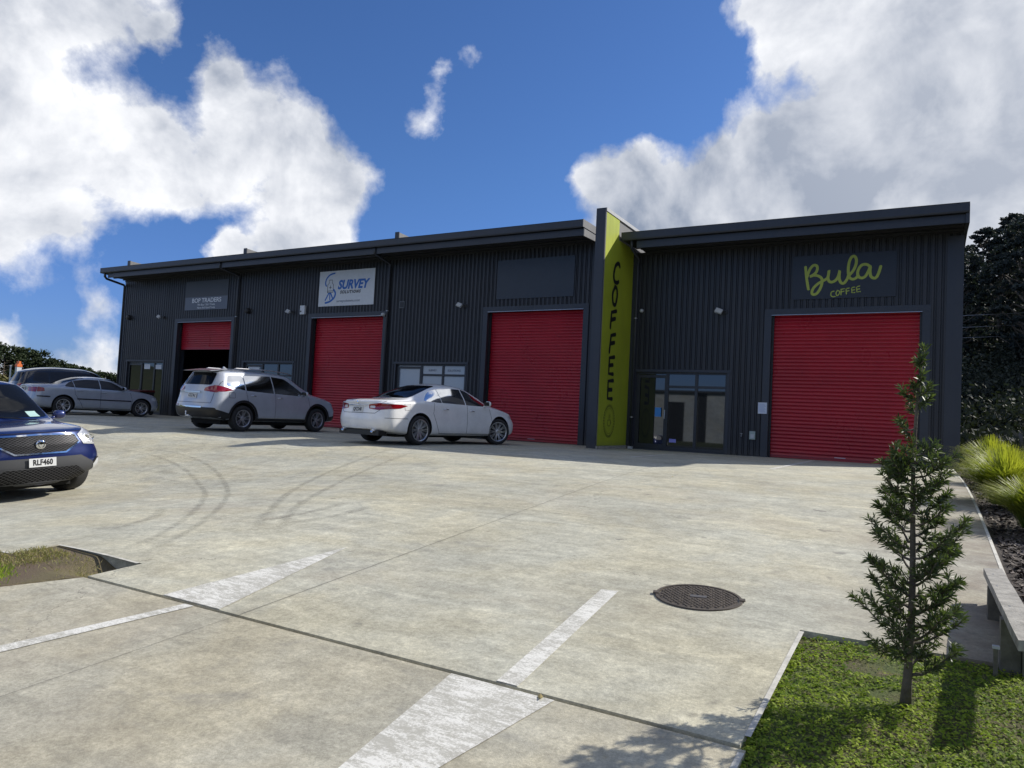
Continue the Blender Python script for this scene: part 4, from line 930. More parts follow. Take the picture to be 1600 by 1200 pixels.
def inset(poly,d):
    n=len(poly); out=[]; A=sum(poly[i-1][0]*poly[i][1]-poly[i][0]*poly[i-1][1] for i in range(n)); sg=1 if A>0 else -1
    for i in range(n):
        a=Vector(poly[i-1]);p=Vector(poly[i]);b=Vector(poly[(i+1)%n]); e1=(p-a);e2=(b-p)
        if e1.length<1e-6: e1=e2
        if e2.length<1e-6: e2=e1
        n1=Vector((-e1.y,e1.x)).normalized()*sg; n2=Vector((-e2.y,e2.x)).normalized()*sg; m=(n1+n2); m=m.normalized() if m.length>1e-6 else n1
        out.append(tuple(p+m*d))
    return out
def place(root,x,y,rz,z=None,**k):
    root.location=(x,y,gz(x,y) if z is None else z); root.rotation_euler=(0,0,rz)
    if z is None:
        d=Vector((math.cos(rz),math.sin(rz))); g=(gz(x+d.x,y+d.y)-gz(x-d.x,y-d.y))/2; l=(gz(x-d.y,y+d.x)-gz(x+d.y,y-d.x))/2
        root.rotation_euler=(math.atan(l),-math.atan(g),rz)
    tag(root,**k)
ymir=lambda poly:[(-a,b) for a,b in poly]
REARM=lambda x,y,z,tilt=0:Matrix.Translation((x,y,z))@Matrix.Rotation(math.radians(-90),4,'Z')@Matrix.Rotation(-tilt,4,'X')   # faces -x
FRONTM=lambda x,y,z,tilt=0:Matrix.Translation((x,y,z))@Matrix.Rotation(math.radians(90),4,'Z')@Matrix.Rotation(-tilt,4,'X')   # faces +x
def surf(bv,y,z,front):
    d=Vector((-1,0,0)) if front else Vector((1,0,0)); h=bv.ray_cast(Vector((0,y,z))-d*4,d); return h[0].x if h[0] else 0
# ---- white executive sedan
# station: x, zt, zr, wr, zb, wb, wm, zs
white_paint=carpaint('pearl white paint',(.86,.86,.85),0,.4)
def x_sedan(root,bv,add,C):
    xr=surf(bv,0,.78,False); plate(root,REARM(xr-.012,0,.78,.12),'QFZ348')
    m=MB(); m.tube([(xr-.015,-.33,.868),(xr-.03,0,.873),(xr-.015,.33,.868)],.010,8); m.build('boot_trim',[CHROME],root,smooth=True)
    m=MB(); m.lathe([(.001,-.01),(.03,-.006),(.036,0)],16,'x',(surf(bv,0,.945,False)-.002,0,.945)); m.build('badge',[CHROME],root)
    for s in (-.52,.52):
        m=MB(); m.lathe([(.030,.10),(.038,-.06),(.042,-.05),(.044,.1)],18,'x',(surf(bv,s,.42,False)+.02,s,.30)); m.build('exhaust_tip',[CHROME],root,smooth=True)
    m=MB(); m.box((surf(bv,0,.4,False)+.06,-.70,.20),(surf(bv,0,.4,False)+.3,.70,.31)); m.build('rear_diffuser',[TRIMB],root)
    m=MB(); m.tube([(-1.9,-.01,1.16),(-2.0,0,1.165)],.0,4) if False else None
sedan=dict(name='sedan_car',paint=white_paint,mmat=white_paint,xa=-1.45,xb=1.45,wr=.345,ww=.245,track=.80,spokes=10,double=True,rimr=.255,alloy=ALLOY,steer=-.38,Rr=.40,Rf=.55,n=2.5,
 nose=lambda z:.05*math.exp(-((z-.5)/.2)**2)-.10*max(0,z-.55),tail=lambda z:.05*math.exp(-((z-.55)/.22)**2)+.05*math.exp(-((z-.99)/.08)**2),
 st=[(-2.56,.965,.935,.70,.90,.84,.88,.34),(-2.40,1.02,.985,.72,.93,.865,.905,.30),(-2.0,1.055,1.02,.74,.965,.885,.918,.24),(-1.78,1.08,1.035,.73,.98,.89,.922,.22),(-1.28,1.30,1.19,.66,.985,.888,.915,.21),(-.75,1.46,1.36,.61,.98,.882,.905,.21),(-.25,1.51,1.42,.60,.97,.878,.90,.21),(.30,1.47,1.375,.605,.955,.875,.90,.21),(.75,1.325,1.21,.655,.94,.872,.905,.21),(1.22,1.06,1.00,.72,.925,.868,.915,.21),(1.5,1.0,.955,.72,.90,.86,.92,.22),(2.0,.885,.85,.70,.80,.83,.905,.24),(2.36,.74,.71,.62,.66,.76,.86,.27)],
 side_glass=[('g','',[(-1.32,1.035),(-.72,.985+.03),(-.72,1.345),(-1.0,1.27)],[.09,.01,.01,.12]),('g','',[(-.70,1.02),(.13,1.0),(.13,1.385),(-.2,1.385),(-.70,1.345)],.02),('g','',[(.17,1.0),(.95,.985),(.97,1.03),(.62,1.22),(.33,1.36),(.17,1.385)],[.01,.03,.05,.1,.1,.01])],
 surround=CHROME,
 glass=[('rear_window','-x',[(-.64,1.09),(.64,1.09),(.51,1.43),(-.51,1.43)],.08),('windscreen','+x',[(-.66,1.05),(.66,1.05),(.52,1.43),(-.52,1.43)],.06)],
 decals=[('tail_lamp',('-x',),[(.36,.80),(.62,.775),(.88,.81),(.88,.91),(.66,.935),(.36,.90)],.03,REDL,.006),('tail_lamp',('-x',),ymir([(.36,.80),(.62,.775),(.88,.81),(.88,.91),(.66,.935),(.36,.90)]),.03,REDL,.006),
  ('tail_lamp',('+y','-y'),[(-2.42,.80),(-2.08,.83),(-1.86,.895),(-2.05,.92),(-2.40,.92)],.02,REDL,.006),
  ('lamp_insert',('-x',),[(.39,.825),(.53,.81),(.54,.87),(.40,.87)],.02,CLEARL,.009),('lamp_insert',('-x',),ymir([(.39,.825),(.53,.81),(.54,.87),(.40,.87)]),.02,CLEARL,.009),
  ('headlight',('+y','-y'),[(1.86,.72),(2.22,.62),(2.18,.70),(1.92,.82)],.03,CLEARL,.006),
  ('fuel_flap',('-y',),[(-1.95,.80),(-1.79,.80),(-1.79,.95),(-1.95,.95)],.03,white_paint,.004)],
 seams=[(('+y','-y'),[(.19,.27),(.19,.99)]),(('+y','-y'),[(-.98,1.0),(-1.02,.75),(-.85,.40),(-.78,.28)]),(('+y','-y'),[(1.12,.28),(1.14,.60),(1.05,.95)]),(('+y','-y'),[(-.80,.275),(1.12,.275)]),(('-x',),[(-.70,.99),(-.66,.78),(-.55,.70),(.55,.70),(.66,.78),(.70,.99)]),(('+y','-y'),[(-2.45,.60),(-1.85,.60)]),(('-y',),[(-1.95,.80),(-1.79,.80),(-1.79,.95),(-1.95,.95),(-1.95,.80)])],
 handles=[(-.60,.86),(.35,.845)],mirror=(.86,.98),extra=x_sedan,
 lower=[('side_skirt',('+y','-y'),[(-1.02,.215),(1.02,.215),(1.02,.26),(-1.02,.26)],0,TRIMB,.006)])
# ---- silver SUV
silver_suv=carpaint('silver blue paint',(.45,.48,.53),.25,.35)
def x_suv(root,bv,add,C):
    plate(root,REARM(surf(bv,0,.92,False)-.012,0,.92,.1),'KZZ762')
    m=MB(); m.box((surf(bv,0,1.05,False)-.02,-.33,1.0),(surf(bv,0,1.05,False)+.03,.33,1.035)); m.build('tailgate_trim',[CHROME],root)
    for s in (1,-1):
        m=MB(); m.tube([(-1.55,s*.60,1.665),(-1.45,s*.60,1.715),(-.3,s*.61,1.735),(.35,s*.60,1.70),(.5,s*.60,1.645)],.018,8); m.build('roof_rail',[ALLOYD],root,smooth=True)
    m=MB(); m.prism([(-2.24,1.60),(-1.7,1.685),(-1.7,1.66),(-2.2,1.585)],'y',-.56,.56); m.build('rear_spoiler',[silver_suv],root)
    m=MB(); m.prism([(-1.42,1.685),(-1.28,1.70),(-1.40,1.765)],'y',-.022,.022); m.build('antenna_fin',[silver_suv],root)
    x=surf(bv,0,.45,False); m=MB(); m.tube([(x-.14,0,.38),(x+.2,0,.36)],.025,8); m.tube([(x-.13,0,.38),(x-.13,0,.46)],.018,8); m.lathe([(.001,.055),(.018,.05),(.026,.03),(.02,.008),(.001,0)],12,'z',(x-.13,0,.45)); m.build('tow_ball',[CHROME],root,smooth=True)
suv=dict(archtrim=TRIMB,name='suv_car',paint=silver_suv,mmat=silver_suv,xa=-1.353,xb=1.353,wr=.355,ww=.235,track=.79,spokes=5,double=True,rimr=.235,alloy=ALLOYD,arch=.07,Rr=.34,Rf=.5,n=2.7,twist=.12,
 nose=lambda z:.06*math.exp(-((z-.6)/.3)**2)-.2*max(0,z-.85),tail=lambda z:.07*math.exp(-((z-.6)/.2)**2)-.42*max(0,z-1.06),
 st=[(-2.30,1.62,1.555,.58,1.08,.80,.87,.36),(-2.15,1.645,1.575,.60,1.09,.83,.895,.33),(-1.7,1.68,1.60,.615,1.10,.86,.91,.28),(-1.0,1.70,1.615,.62,1.07,.87,.91,.26),(-.3,1.70,1.61,.62,1.05,.87,.905,.26),(.3,1.665,1.57,.62,1.03,.87,.905,.26),(.8,1.42,1.33,.66,1.015,.87,.905,.26),(1.25,1.155,1.095,.74,1.0,.86,.91,.26),(1.5,1.09,1.05,.74,.98,.85,.915,.28),(2.0,.98,.95,.70,.88,.82,.90,.30),(2.28,.86,.83,.60,.76,.74,.85,.34)],
 side_glass=[('g','',[(-1.88,1.22),(-1.30,1.12),(-1.30,1.52),(-1.75,1.50)],[.06,.01,.01,.06]),('g','',[(-1.26,1.115),(-.32,1.08),(-.32,1.56),(-1.26,1.525)],.02),('g','',[(-.28,1.08),(.86,1.045),(.88,1.08),(.55,1.30),(.20,1.52),(-.28,1.56)],[.01,.03,.05,.1,.1,.01])],
 surround=CHROME,
 glass=[('rear_window','-x',[(-.58,1.22),(.58,1.22),(.53,1.56),(-.53,1.56)],.07),('windscreen','+x',[(-.66,1.14),(.66,1.14),(.54,1.60),(-.54,1.60)],.07)],
 decals=[('tail_lamp',('-x',),[(.42,1.06),(.80,1.02),(.80,1.17),(.60,1.20),(.42,1.14)],.03,REDL,.006),('tail_lamp',('-x',),ymir([(.42,1.06),(.80,1.02),(.80,1.17),(.60,1.20),(.42,1.14)]),.03,REDL,.006),
  ('tail_lamp',('+y','-y'),[(-2.24,1.01),(-1.95,1.06),(-1.62,1.09),(-1.86,1.17),(-2.14,1.22)],.02,REDL,.006),
  ('headlight',('+y','-y'),[(1.75,.90),(2.18,.80),(2.15,.88),(1.85,.98)],.03,CLEARL,.006),
  ('rear_bumper_cladding',('-x',),[(-.86,.36),(.86,.36),(.84,.62),(-.84,.62)],.05,TRIMB,.008),
  ('bumper_chrome_strip',('-x',),[(-.45,.60),(.45,.60),(.45,.64),(-.45,.64)],.01,CHROME,.012),
  ('tail_reflector',('-x',),[(.55,.64),(.78,.66),(.78,.70),(.55,.68)],0,REDL,.009)],
 seams=[(('+y','-y'),[(-.26,.33),(-.26,1.08)]),(('+y','-y'),[(-1.28,1.12),(-1.22,.85),(-.90,.55),(-.82,.34)]),(('+y','-y'),[(1.02,.34),(1.05,.70),(.98,1.03)]),(('-x',),[(-.72,1.55),(-.74,1.2),(-.70,.74),(.70,.74),(.74,1.2),(.72,1.55)]),(('-y',),[(-1.82,.90),(-1.64,.90),(-1.64,1.04),(-1.82,1.04),(-1.82,.90)])],
 handles=[(-1.05,.98),(-.10,.955)],mirror=(.74,1.05),extra=x_suv,
 lower=[('side_cladding',('+y','-y'),[(-.93,.26),(.93,.26),(.93,.37),(-.93,.37)],0,TRIMB,.008),('sill_chrome',('+y','-y'),[(-.8,.375),(.9,.375),(.9,.39),(-.8,.39)],0,CHROME,.010),
  ('front_cladding',('+y','-y'),[(1.78,.34),(2.25,.36),(2.2,.52),(1.82,.46)],0,TRIMB,.008),('rear_cladding',('+y','-y'),[(-2.2,.36),(-1.80,.30),(-1.80,.48),(-2.2,.58)],0,TRIMB,.008)])
# ---- silver saloon in shade
silver_b=carpaint('silver grey paint',(.38,.42,.48),.3,.35)
def x_bmw(root,bv,add,C):
    plate(root,REARM(surf(bv,0,.86,False)-.012,0,.86,.1),'AZD482')
saloon=dict(name='saloon_car',paint=silver_b,mmat=silver_b,xa=-1.362,xb=1.362,wr=.325,ww=.225,track=.745,spokes=5,double=True,rimr=.225,alloy=ALLOY,Rr=.36,Rf=.45,n=2.7,
 nose=lambda z:.05*math.exp(-((z-.45)/.2)**2)-.05*max(0,z-.55),tail=lambda z:.05*math.exp(-((z-.5)/.2)**2),
 st=[(-2.36,1.00,.965,.64,.93,.78,.83,.33),(-2.2,1.04,1.0,.66,.95,.81,.85,.28),(-1.8,1.07,1.035,.68,.96,.83,.868,.22),(-1.55,1.09,1.05,.68,.965,.835,.87,.21),(-1.1,1.27,1.17,.60,.955,.835,.868,.2),(-.72,1.375,1.285,.56,.95,.83,.86,.2),(-.2,1.415,1.33,.555,.94,.828,.86,.2),(.28,1.385,1.295,.56,.925,.825,.86,.2),(.70,1.21,1.12,.61,.915,.825,.86,.2),(1.05,1.005,.955,.68,.905,.82,.865,.2),(1.5,.94,.905,.68,.86,.81,.868,.2),(1.95,.84,.81,.64,.76,.77,.85,.22),(2.15,.72,.69,.56,.64,.70,.80,.26)],
 side_glass=[('g','',[(-1.35,1.0),(-1.02,.985),(-1.02,1.215),(-1.15,1.16)],[.07,.01,.01,.08]),('g','',[(-1.0,.985),(-.15,.97),(-.15,1.30),(-.60,1.29),(-1.0,1.225)],.02),('g','',[(-.12,.97),(.75,.95),(.77,.98),(.50,1.15),(.26,1.27),(-.12,1.30)],[.01,.03,.05,.1,.1,.01])],
 glass=[('rear_window','-x',[(-.56,1.085),(.56,1.085),(.46,1.35),(-.46,1.35)],.06),('windscreen','+x',[(-.62,1.0),(.62,1.0),(.48,1.36),(-.48,1.36)],.06)],
 decals=[('tail_lamp',('-x',),[(.38,.78),(.76,.76),(.76,.93),(.40,.93)],.03,REDL,.006),('tail_lamp',('-x',),ymir([(.38,.78),(.76,.76),(.76,.93),(.40,.93)]),.03,REDL,.006),('tail_lamp',('+y','-y'),[(-2.2,.77),(-1.98,.80),(-2.0,.92),(-2.18,.94)],.02,REDL,.006),
  ('headlight',('+y','-y'),[(1.72,.66),(2.0,.60),(1.98,.70),(1.76,.76)],.03,CLEARL,.006)],
 seams=[(('+y','-y'),[(-.13,.27),(-.13,.96)]),(('+y','-y'),[(-1.03,.98),(-1.0,.75),(-.80,.45),(-.72,.28)]),(('+y','-y'),[(.95,.27),(1.0,.6),(.92,.93)]),(('+y','-y'),[(-.73,.27),(.95,.27)])],
 handles=[(-.85,.86),(-.02,.84)],hmat=silver_b,mirror=(.66,.95),extra=x_bmw,
 lower=[('rubbing_strip',('+y','-y'),[(-.93,.56),(.96,.56),(.96,.60),(-.93,.60)],0,TRIMB,.010),('rubbing_strip',('+y','-y'),[(-2.2,.60),(-1.80,.60),(-1.80,.64),(-2.2,.64)],0,TRIMB,.010)])
# ---- black hatch / people mover behind it
black_p=carpaint('black paint',(.008,.008,.010),0,.3)
wagon=dict(name='hatchback_car',paint=black_p,mmat=black_p,xa=-1.35,xb=1.35,wr=.335,ww=.22,track=.76,spokes=7,rimr=.22,alloy=ALLOYD,Rr=.34,Rf=.5,n=2.7,
 nose=lambda z:.05*math.exp(-((z-.5)/.25)**2)-.15*max(0,z-.75),tail=lambda z:.05*math.exp(-((z-.55)/.2)**2)-.45*max(0,z-.98),
 st=[(-2.25,1.50,1.44,.54,1.06,.78,.83,.33),(-2.05,1.58,1.51,.56,1.07,.80,.85,.28),(-1.5,1.67,1.59,.58,1.05,.83,.87,.22),(-.7,1.74,1.65,.59,1.03,.84,.875,.2),(0,1.74,1.645,.59,1.01,.84,.875,.2),(.4,1.68,1.58,.60,1.0,.84,.875,.2),(.95,1.33,1.25,.65,.97,.835,.87,.2),(1.40,1.02,.98,.68,.92,.82,.87,.2),(1.9,.90,.87,.66,.82,.79,.86,.22),(2.2,.75,.72,.58,.66,.72,.82,.26)],
 side_glass=[('g','',[(-1.75,1.16),(-1.2,1.11),(-1.2,1.53),(-1.65,1.48)],[.06,.01,.01,.06]),('g','',[(-1.17,1.105),(-.3,1.075),(-.3,1.59),(-1.17,1.54)],.02),('g','',[(-.27,1.075),(.98,1.03),(.98,1.06),(.70,1.30),(.35,1.54),(-.27,1.59)],[.01,.03,.05,.1,.1,.01])],
 glass=[('rear_window','-x',[(-.52,1.12),(.52,1.12),(.46,1.47),(-.46,1.47)],.06),('windscreen','+x',[(-.64,1.06),(.64,1.06),(.52,1.64),(-.52,1.64)],.06)],
 decals=[('tail_lamp',('-x',),[(.55,.82),(.78,.82),(.74,1.04),(.58,1.04)],.03,REDL,.006),('tail_lamp',('-x',),ymir([(.55,.82),(.78,.82),(.74,1.04),(.58,1.04)]),.03,REDL,.006),('headlight',('+x',),[(.42,.66),(.74,.70),(.70,.80),(.45,.74)],.03,CLEARL,.006),('headlight',('+x',),ymir([(.42,.66),(.74,.70),(.70,.80),(.45,.74)]),.03,CLEARL,.006)],
 seams=[(('+y','-y'),[(-.28,.27),(-.28,1.01)]),(('+y','-y'),[(1.05,.27),(1.08,.6),(1.0,.93)])],handles=[(-1.0,.90),(-.15,.88)],hmat=black_p,mirror=(.92,.98))
# ---- blue double cab ute, seen from the front
blue_p=carpaint('deep blue paint',(.006,.018,.11),.35,.3)
FACET=mat('faceted lamp',(.62,.63,.64),.18,metal=.5,coat=1,bump=1.0,bscale=45)
GRB=mat('grille black',(.008,.008,.009),.6,spec=.2); GRM=mat('grille mesh satin',(.07,.07,.075),.45,metal=.5)
def x_ute(root,bv,add,C):
    # grille: dark hexagon with mesh bars, chrome edge, badge
    hexa=[(-.62,.80),(-.50,.70),(.50,.70),(.62,.80),(.50,.90),(-.50,.90)]; hexa=[(-.56,.86),(-.34,.72),(.34,.72),(.56,.86),(.50,.975),(0,.99),(-.50,.975)]
    def bars(poly,name,dx,n1,n2,mt,w=.006):
        ms=[]; zs=[p[1] for p in poly]; z0,z1=min(zs),max(zs); ys=[p[0] for p in poly]; y0,y1=min(ys),max(ys)
        def inside(y,z):
            s=None
            for i in range(len(poly)):
                a=poly[i-1];b=poly[i]; c=(b[0]-a[0])*(z-a[1])-(b[1]-a[1])*(y-a[0])
                if s is None: s=c>0
                elif (c>0)!=s: return False
            return True
        sl=.55
        for sg in (1,-1):
            yy=y0-1
            while yy<y1+1:
                seg=[]; 
                for k in range(41):
                    z=z0+(z1-z0)*k/40; y=yy+sg*(z-z0)/sl
                    if inside(y,z): seg.append((y,z))
                if len(seg)>2: ms.append(seam(bv,[seg[0],seg[-1]],'+x',w,dx))
                yy+=n1
        return link(name,join_me(name,ms),root,[mt])
    add('grille',[('+x',hexa)],[GRB],None,.006,.04); bars(hexa,'grille_mesh',.011,.062,0,GRM,.004)
    for a,b in ((0,7),): pass
    rim=link('grille_surround',join_me('g',[seam(bv,hexa+[hexa[0]],'+x',.022,.014)]),root,[CHROME],True)
    x=surf(bv,0,.85,True); m=MB(); m.lathe([(.001,.035),(.05,.033),(.068,.026),(.072,.012),(.07,0)],28,'x',(x,0,.85)); b=m.build('badge',[CHROME],root,smooth=True)
    m=MB(); 
    for s in (1,-1):
        for k in range(9):
            a=-1.2+k*.3
        pts=[(x+.037,s*(.012+.026*math.sin(t)),.85+.036*math.cos(t)) for t in [i*math.pi/8 for i in range(9)]]; m.tube(pts,.004,6)
    m.build('badge_mark',[UNPAINT],b)
    low=[(-.66,.40),(-.54,.315),(.54,.315),(.66,.40),(.48,.52),(-.48,.52)]
    grey=[(-.86,.36),(-.70,.275),(.70,.275),(.86,.36),(.76,.54),(.56,.66),(-.56,.66),(-.76,.54)]
    add('bumper_insert',[('+x',grey)],[UNPAINT],None,.012,.04); add('lower_grille',[('+x',low)],[GRB],None,.018,.04); bars(low,'lower_grille_mesh',.024,.07,0,GRM,.006)
    link('lower_grille_edge',join_me('g',[seam(bv,low+[low[0]],'+x',.016,.026)]),root,[UNPAINT])
    plate(root,FRONTM(surf(bv,0,.62,True)+.035,0,.60,.05),'RLF460')
    for s in (1,-1):
        f=[(s*.55,.96),(s*.62,.82),(s*.84,.79),(s*.91,.90),(s*.91,1.02),(s*.70,1.05)]
        f=f if s>0 else f[::-1]
        hl=add('headlight',[('+x',f)],[LAMPD],None,.010,.03); add('headlight_inner',[('+x',inset(f,.035))],[FACET],hl,.014,.03)
        
        for cy,cz,r in ((s*.69,.905,.048),(s*.80,.91,.055)):
            xx=surf(bv,cy,cz,True); m=MB(); m.lathe([(.001,.004),(r*.5,.006),(r*.85,.002),(r,.008)],20,'x',(xx+.008,cy,cz)); m.build('lamp_bowl',[CHROME],hl,smooth=True)
        add('headlight_lens',[('+y' if s>0 else '-y',[(1.98,.88),(2.22,.83),(2.2,.98),(2.02,1.02)])],[CLEARL],None,.008,.03)
        add('fog_lamp_pocket',[('+x',[(s*.72,.50),(s*.76,.40),(s*.90,.42),(s*.90,.60),(s*.84,.60)])],[TRIMB],None,.009,.03)
        fg=[(s*.765,.50),(s*.775,.43),(s*.86,.43),(s*.88,.58),(s*.84,.575)]; add('fog_lamp',[('+x',fg)],[LAMPD],None,.016,.03)
    # bonnet creases and wipers
    link('bonnet_crease',join_me('g',[seam(bv,[(1.12,s*.47),(1.6,s*.50),(2.1,s*.56)],'+z',.012,.004) for s in (1,-1)]),root,[blue_p])
    for a,b in (((.98,-.10),(.80,.50)),((1.0,.55),(.86,-.0))):
        pass
    m=MB(); h=lambda y,z:surf(bv,y,z,True)
    m.tube([(h(.45,1.14)+.02,.45,1.135),(h(.1,1.16)+.02,.1,1.17),(h(-.15,1.20)+.02,-.15,1.19)],.010,6); m.tube([(h(-.2,1.14)+.02,-.2,1.135),(h(-.4,1.16)+.02,-.42,1.165),(h(-.6,1.18)+.02,-.62,1.18)],.010,6); m.build('wiper',[TRIMB],root)
    add('rego_sticker',[('+x',[(.40,1.17),(.56,1.17),(.54,1.25),(.39,1.25)])],[mat('pale label',(.42,.60,.56),.5)],None,.008,.03)
    # tray
    m=MB(); m.box((-2.4,-.80,.75),(-.95,.80,.80)); m.build('tray_floor',[TRIMB],root)
ute=dict(lift=.15,name='pickup_truck',paint=blue_p,mmat=blue_p,xa=-1.53,xb=1.53,wr=.365,ww=.245,track=.79,spokes=6,rimr=.225,alloy=ALLOYD,arch=.06,Rr=.2,Rf=.42,n=2.8,steer=.30,
 nose=lambda z:.06*math.exp(-((z-.55)/.25)**2)-.28*max(0,z-.84),tail=lambda z:0,
 st=[(-2.55,1.08,1.06,.80,1.0,.86,.92,.45),(-1.6,1.10,1.08,.80,1.02,.88,.945,.36),(-1.05,1.12,1.09,.80,1.03,.88,.945,.34),(-.95,1.66,1.56,.62,1.04,.88,.945,.34),(-.3,1.76,1.66,.63,1.05,.88,.945,.34),(.25,1.745,1.645,.63,1.05,.88,.945,.34),(.72,1.50,1.41,.67,1.05,.88,.945,.34),(1.12,1.21,1.15,.76,1.04,.875,.945,.34),(1.35,1.135,1.10,.77,1.02,.87,.95,.33),(2.0,1.10,1.06,.78,.94,.87,.95,.28),(2.30,1.065,1.03,.76,.90,.86,.94,.25),(2.45,1.03,1.0,.72,.86,.84,.92,.26)],
 side_glass=[('g','',[(-.90,1.12),(-.10,1.10),(-.10,1.59),(-.90,1.53)],.04),('g','',[(-.06,1.10),(.90,1.09),(.92,1.12),(.62,1.34),(.22,1.57),(-.06,1.59)],[.01,.03,.05,.1,.1,.01])],
 glass=[('windscreen','+x',[(-.70,1.17),(.70,1.17),(.56,1.67),(-.56,1.67)],.07),('rear_window','-x',[(-.55,1.2),(.55,1.2),(.5,1.55),(-.5,1.55)],.05)],
 decals=[],seams=[(('+y','-y'),[(-.08,.40),(-.08,1.09)]),(('+y','-y'),[(1.0,.40),(1.05,.8),(.95,1.08)]),(('+x',),[(-.86,1.045),(-.58,1.01),(0,1.02),(.58,1.01),(.86,1.045)])],
 handles=[(-.75,.98),(.10,.98)],hmat=blue_p,mirror=(.83,1.10),extra=x_ute,
 lower=[('side_skirt',('+y','-y'),[(-1.05,.345),(1.05,.345),(1.05,.42),(-1.05,.42)],0,UNPAINT,.008)])
D=math.radians
place(make_car(sedan),21.86,-4.88,D(81),label='pearl white sedan parked nose-in between the second and third red roller doors',cat='car')
place(make_car(suv),15.8,-5.3,D(89),label='silver SUV with roof rails and tow ball parked before the second red roller door',cat='car')
place(make_car(saloon),5.6,-4.35,D(82),label='silver grey saloon with tinted windows parked nose-in at the left end of the building',cat='car')
place(make_car(wagon),3.2,-3.75,D(80),label='tall black hatchback parked behind the silver grey saloon, only roof and glass showing',cat='car')
place(make_car(ute),19.24,-14.2,D(-3.2),label='deep blue pickup truck with plate RLF460 parked at the left edge of the yard',cat='pickup truck')

# ---------------------------------------------------------------- plants
def rv(n): 
    v=RNG.normal(size=(n,3)); return v/np.linalg.norm(v,axis=1,keepdims=True)
def blades(base,dirn,length,width,bend=0.0,side=None):
    """one narrow pointed leaf (kite) per row"""
    n=len(base); s=np.cross(dirn,rv(n)) if side is None else side; s/=np.linalg.norm(s,axis=1,keepdims=True)+1e-9
    L=length[:,None];Wd=width[:,None]; mid=base+dirn*L*.5; tip=base+dirn*L; tip[:,2]-=bend*length
    return np.stack([base,mid+s*Wd*.5,tip,mid-s*Wd*.5],axis=1)
def leaf_cloud(n,center,rad,size,squash=1,shell=.55):
    d=rv(n); r=(shell+(1-shell)*RNG.random(n))[:,None]; p=np.array(center)+d*r*np.array(rad)
    a=rv(n); b=np.cross(a,rv(n)); b/=np.linalg.norm(b,axis=1,keepdims=True)
    s=(size*(.6+.8*RNG.random(n)))[:,None]; a=a*s*.5;b=b*s*.5*squash
    return np.stack([p-a-b,p+a-b,p+a+b,p-a+b],axis=1)
def leaves(name,V,mtl,parent=None,tint=None,**k):
    if tint is None: tint=RNG.random(len(V))
    me=quads_mesh(name,V.astype(np.float32),4,np.asarray(tint)); 
    if parent is not None: 
        me.transform(Matrix.Translation(-parent.location))
    o=bpy.data.objects.new(name,me); COL.objects.link(o); me.materials.append(mtl)
    if parent is not None: o.parent=parent
    return tag(o,**k)
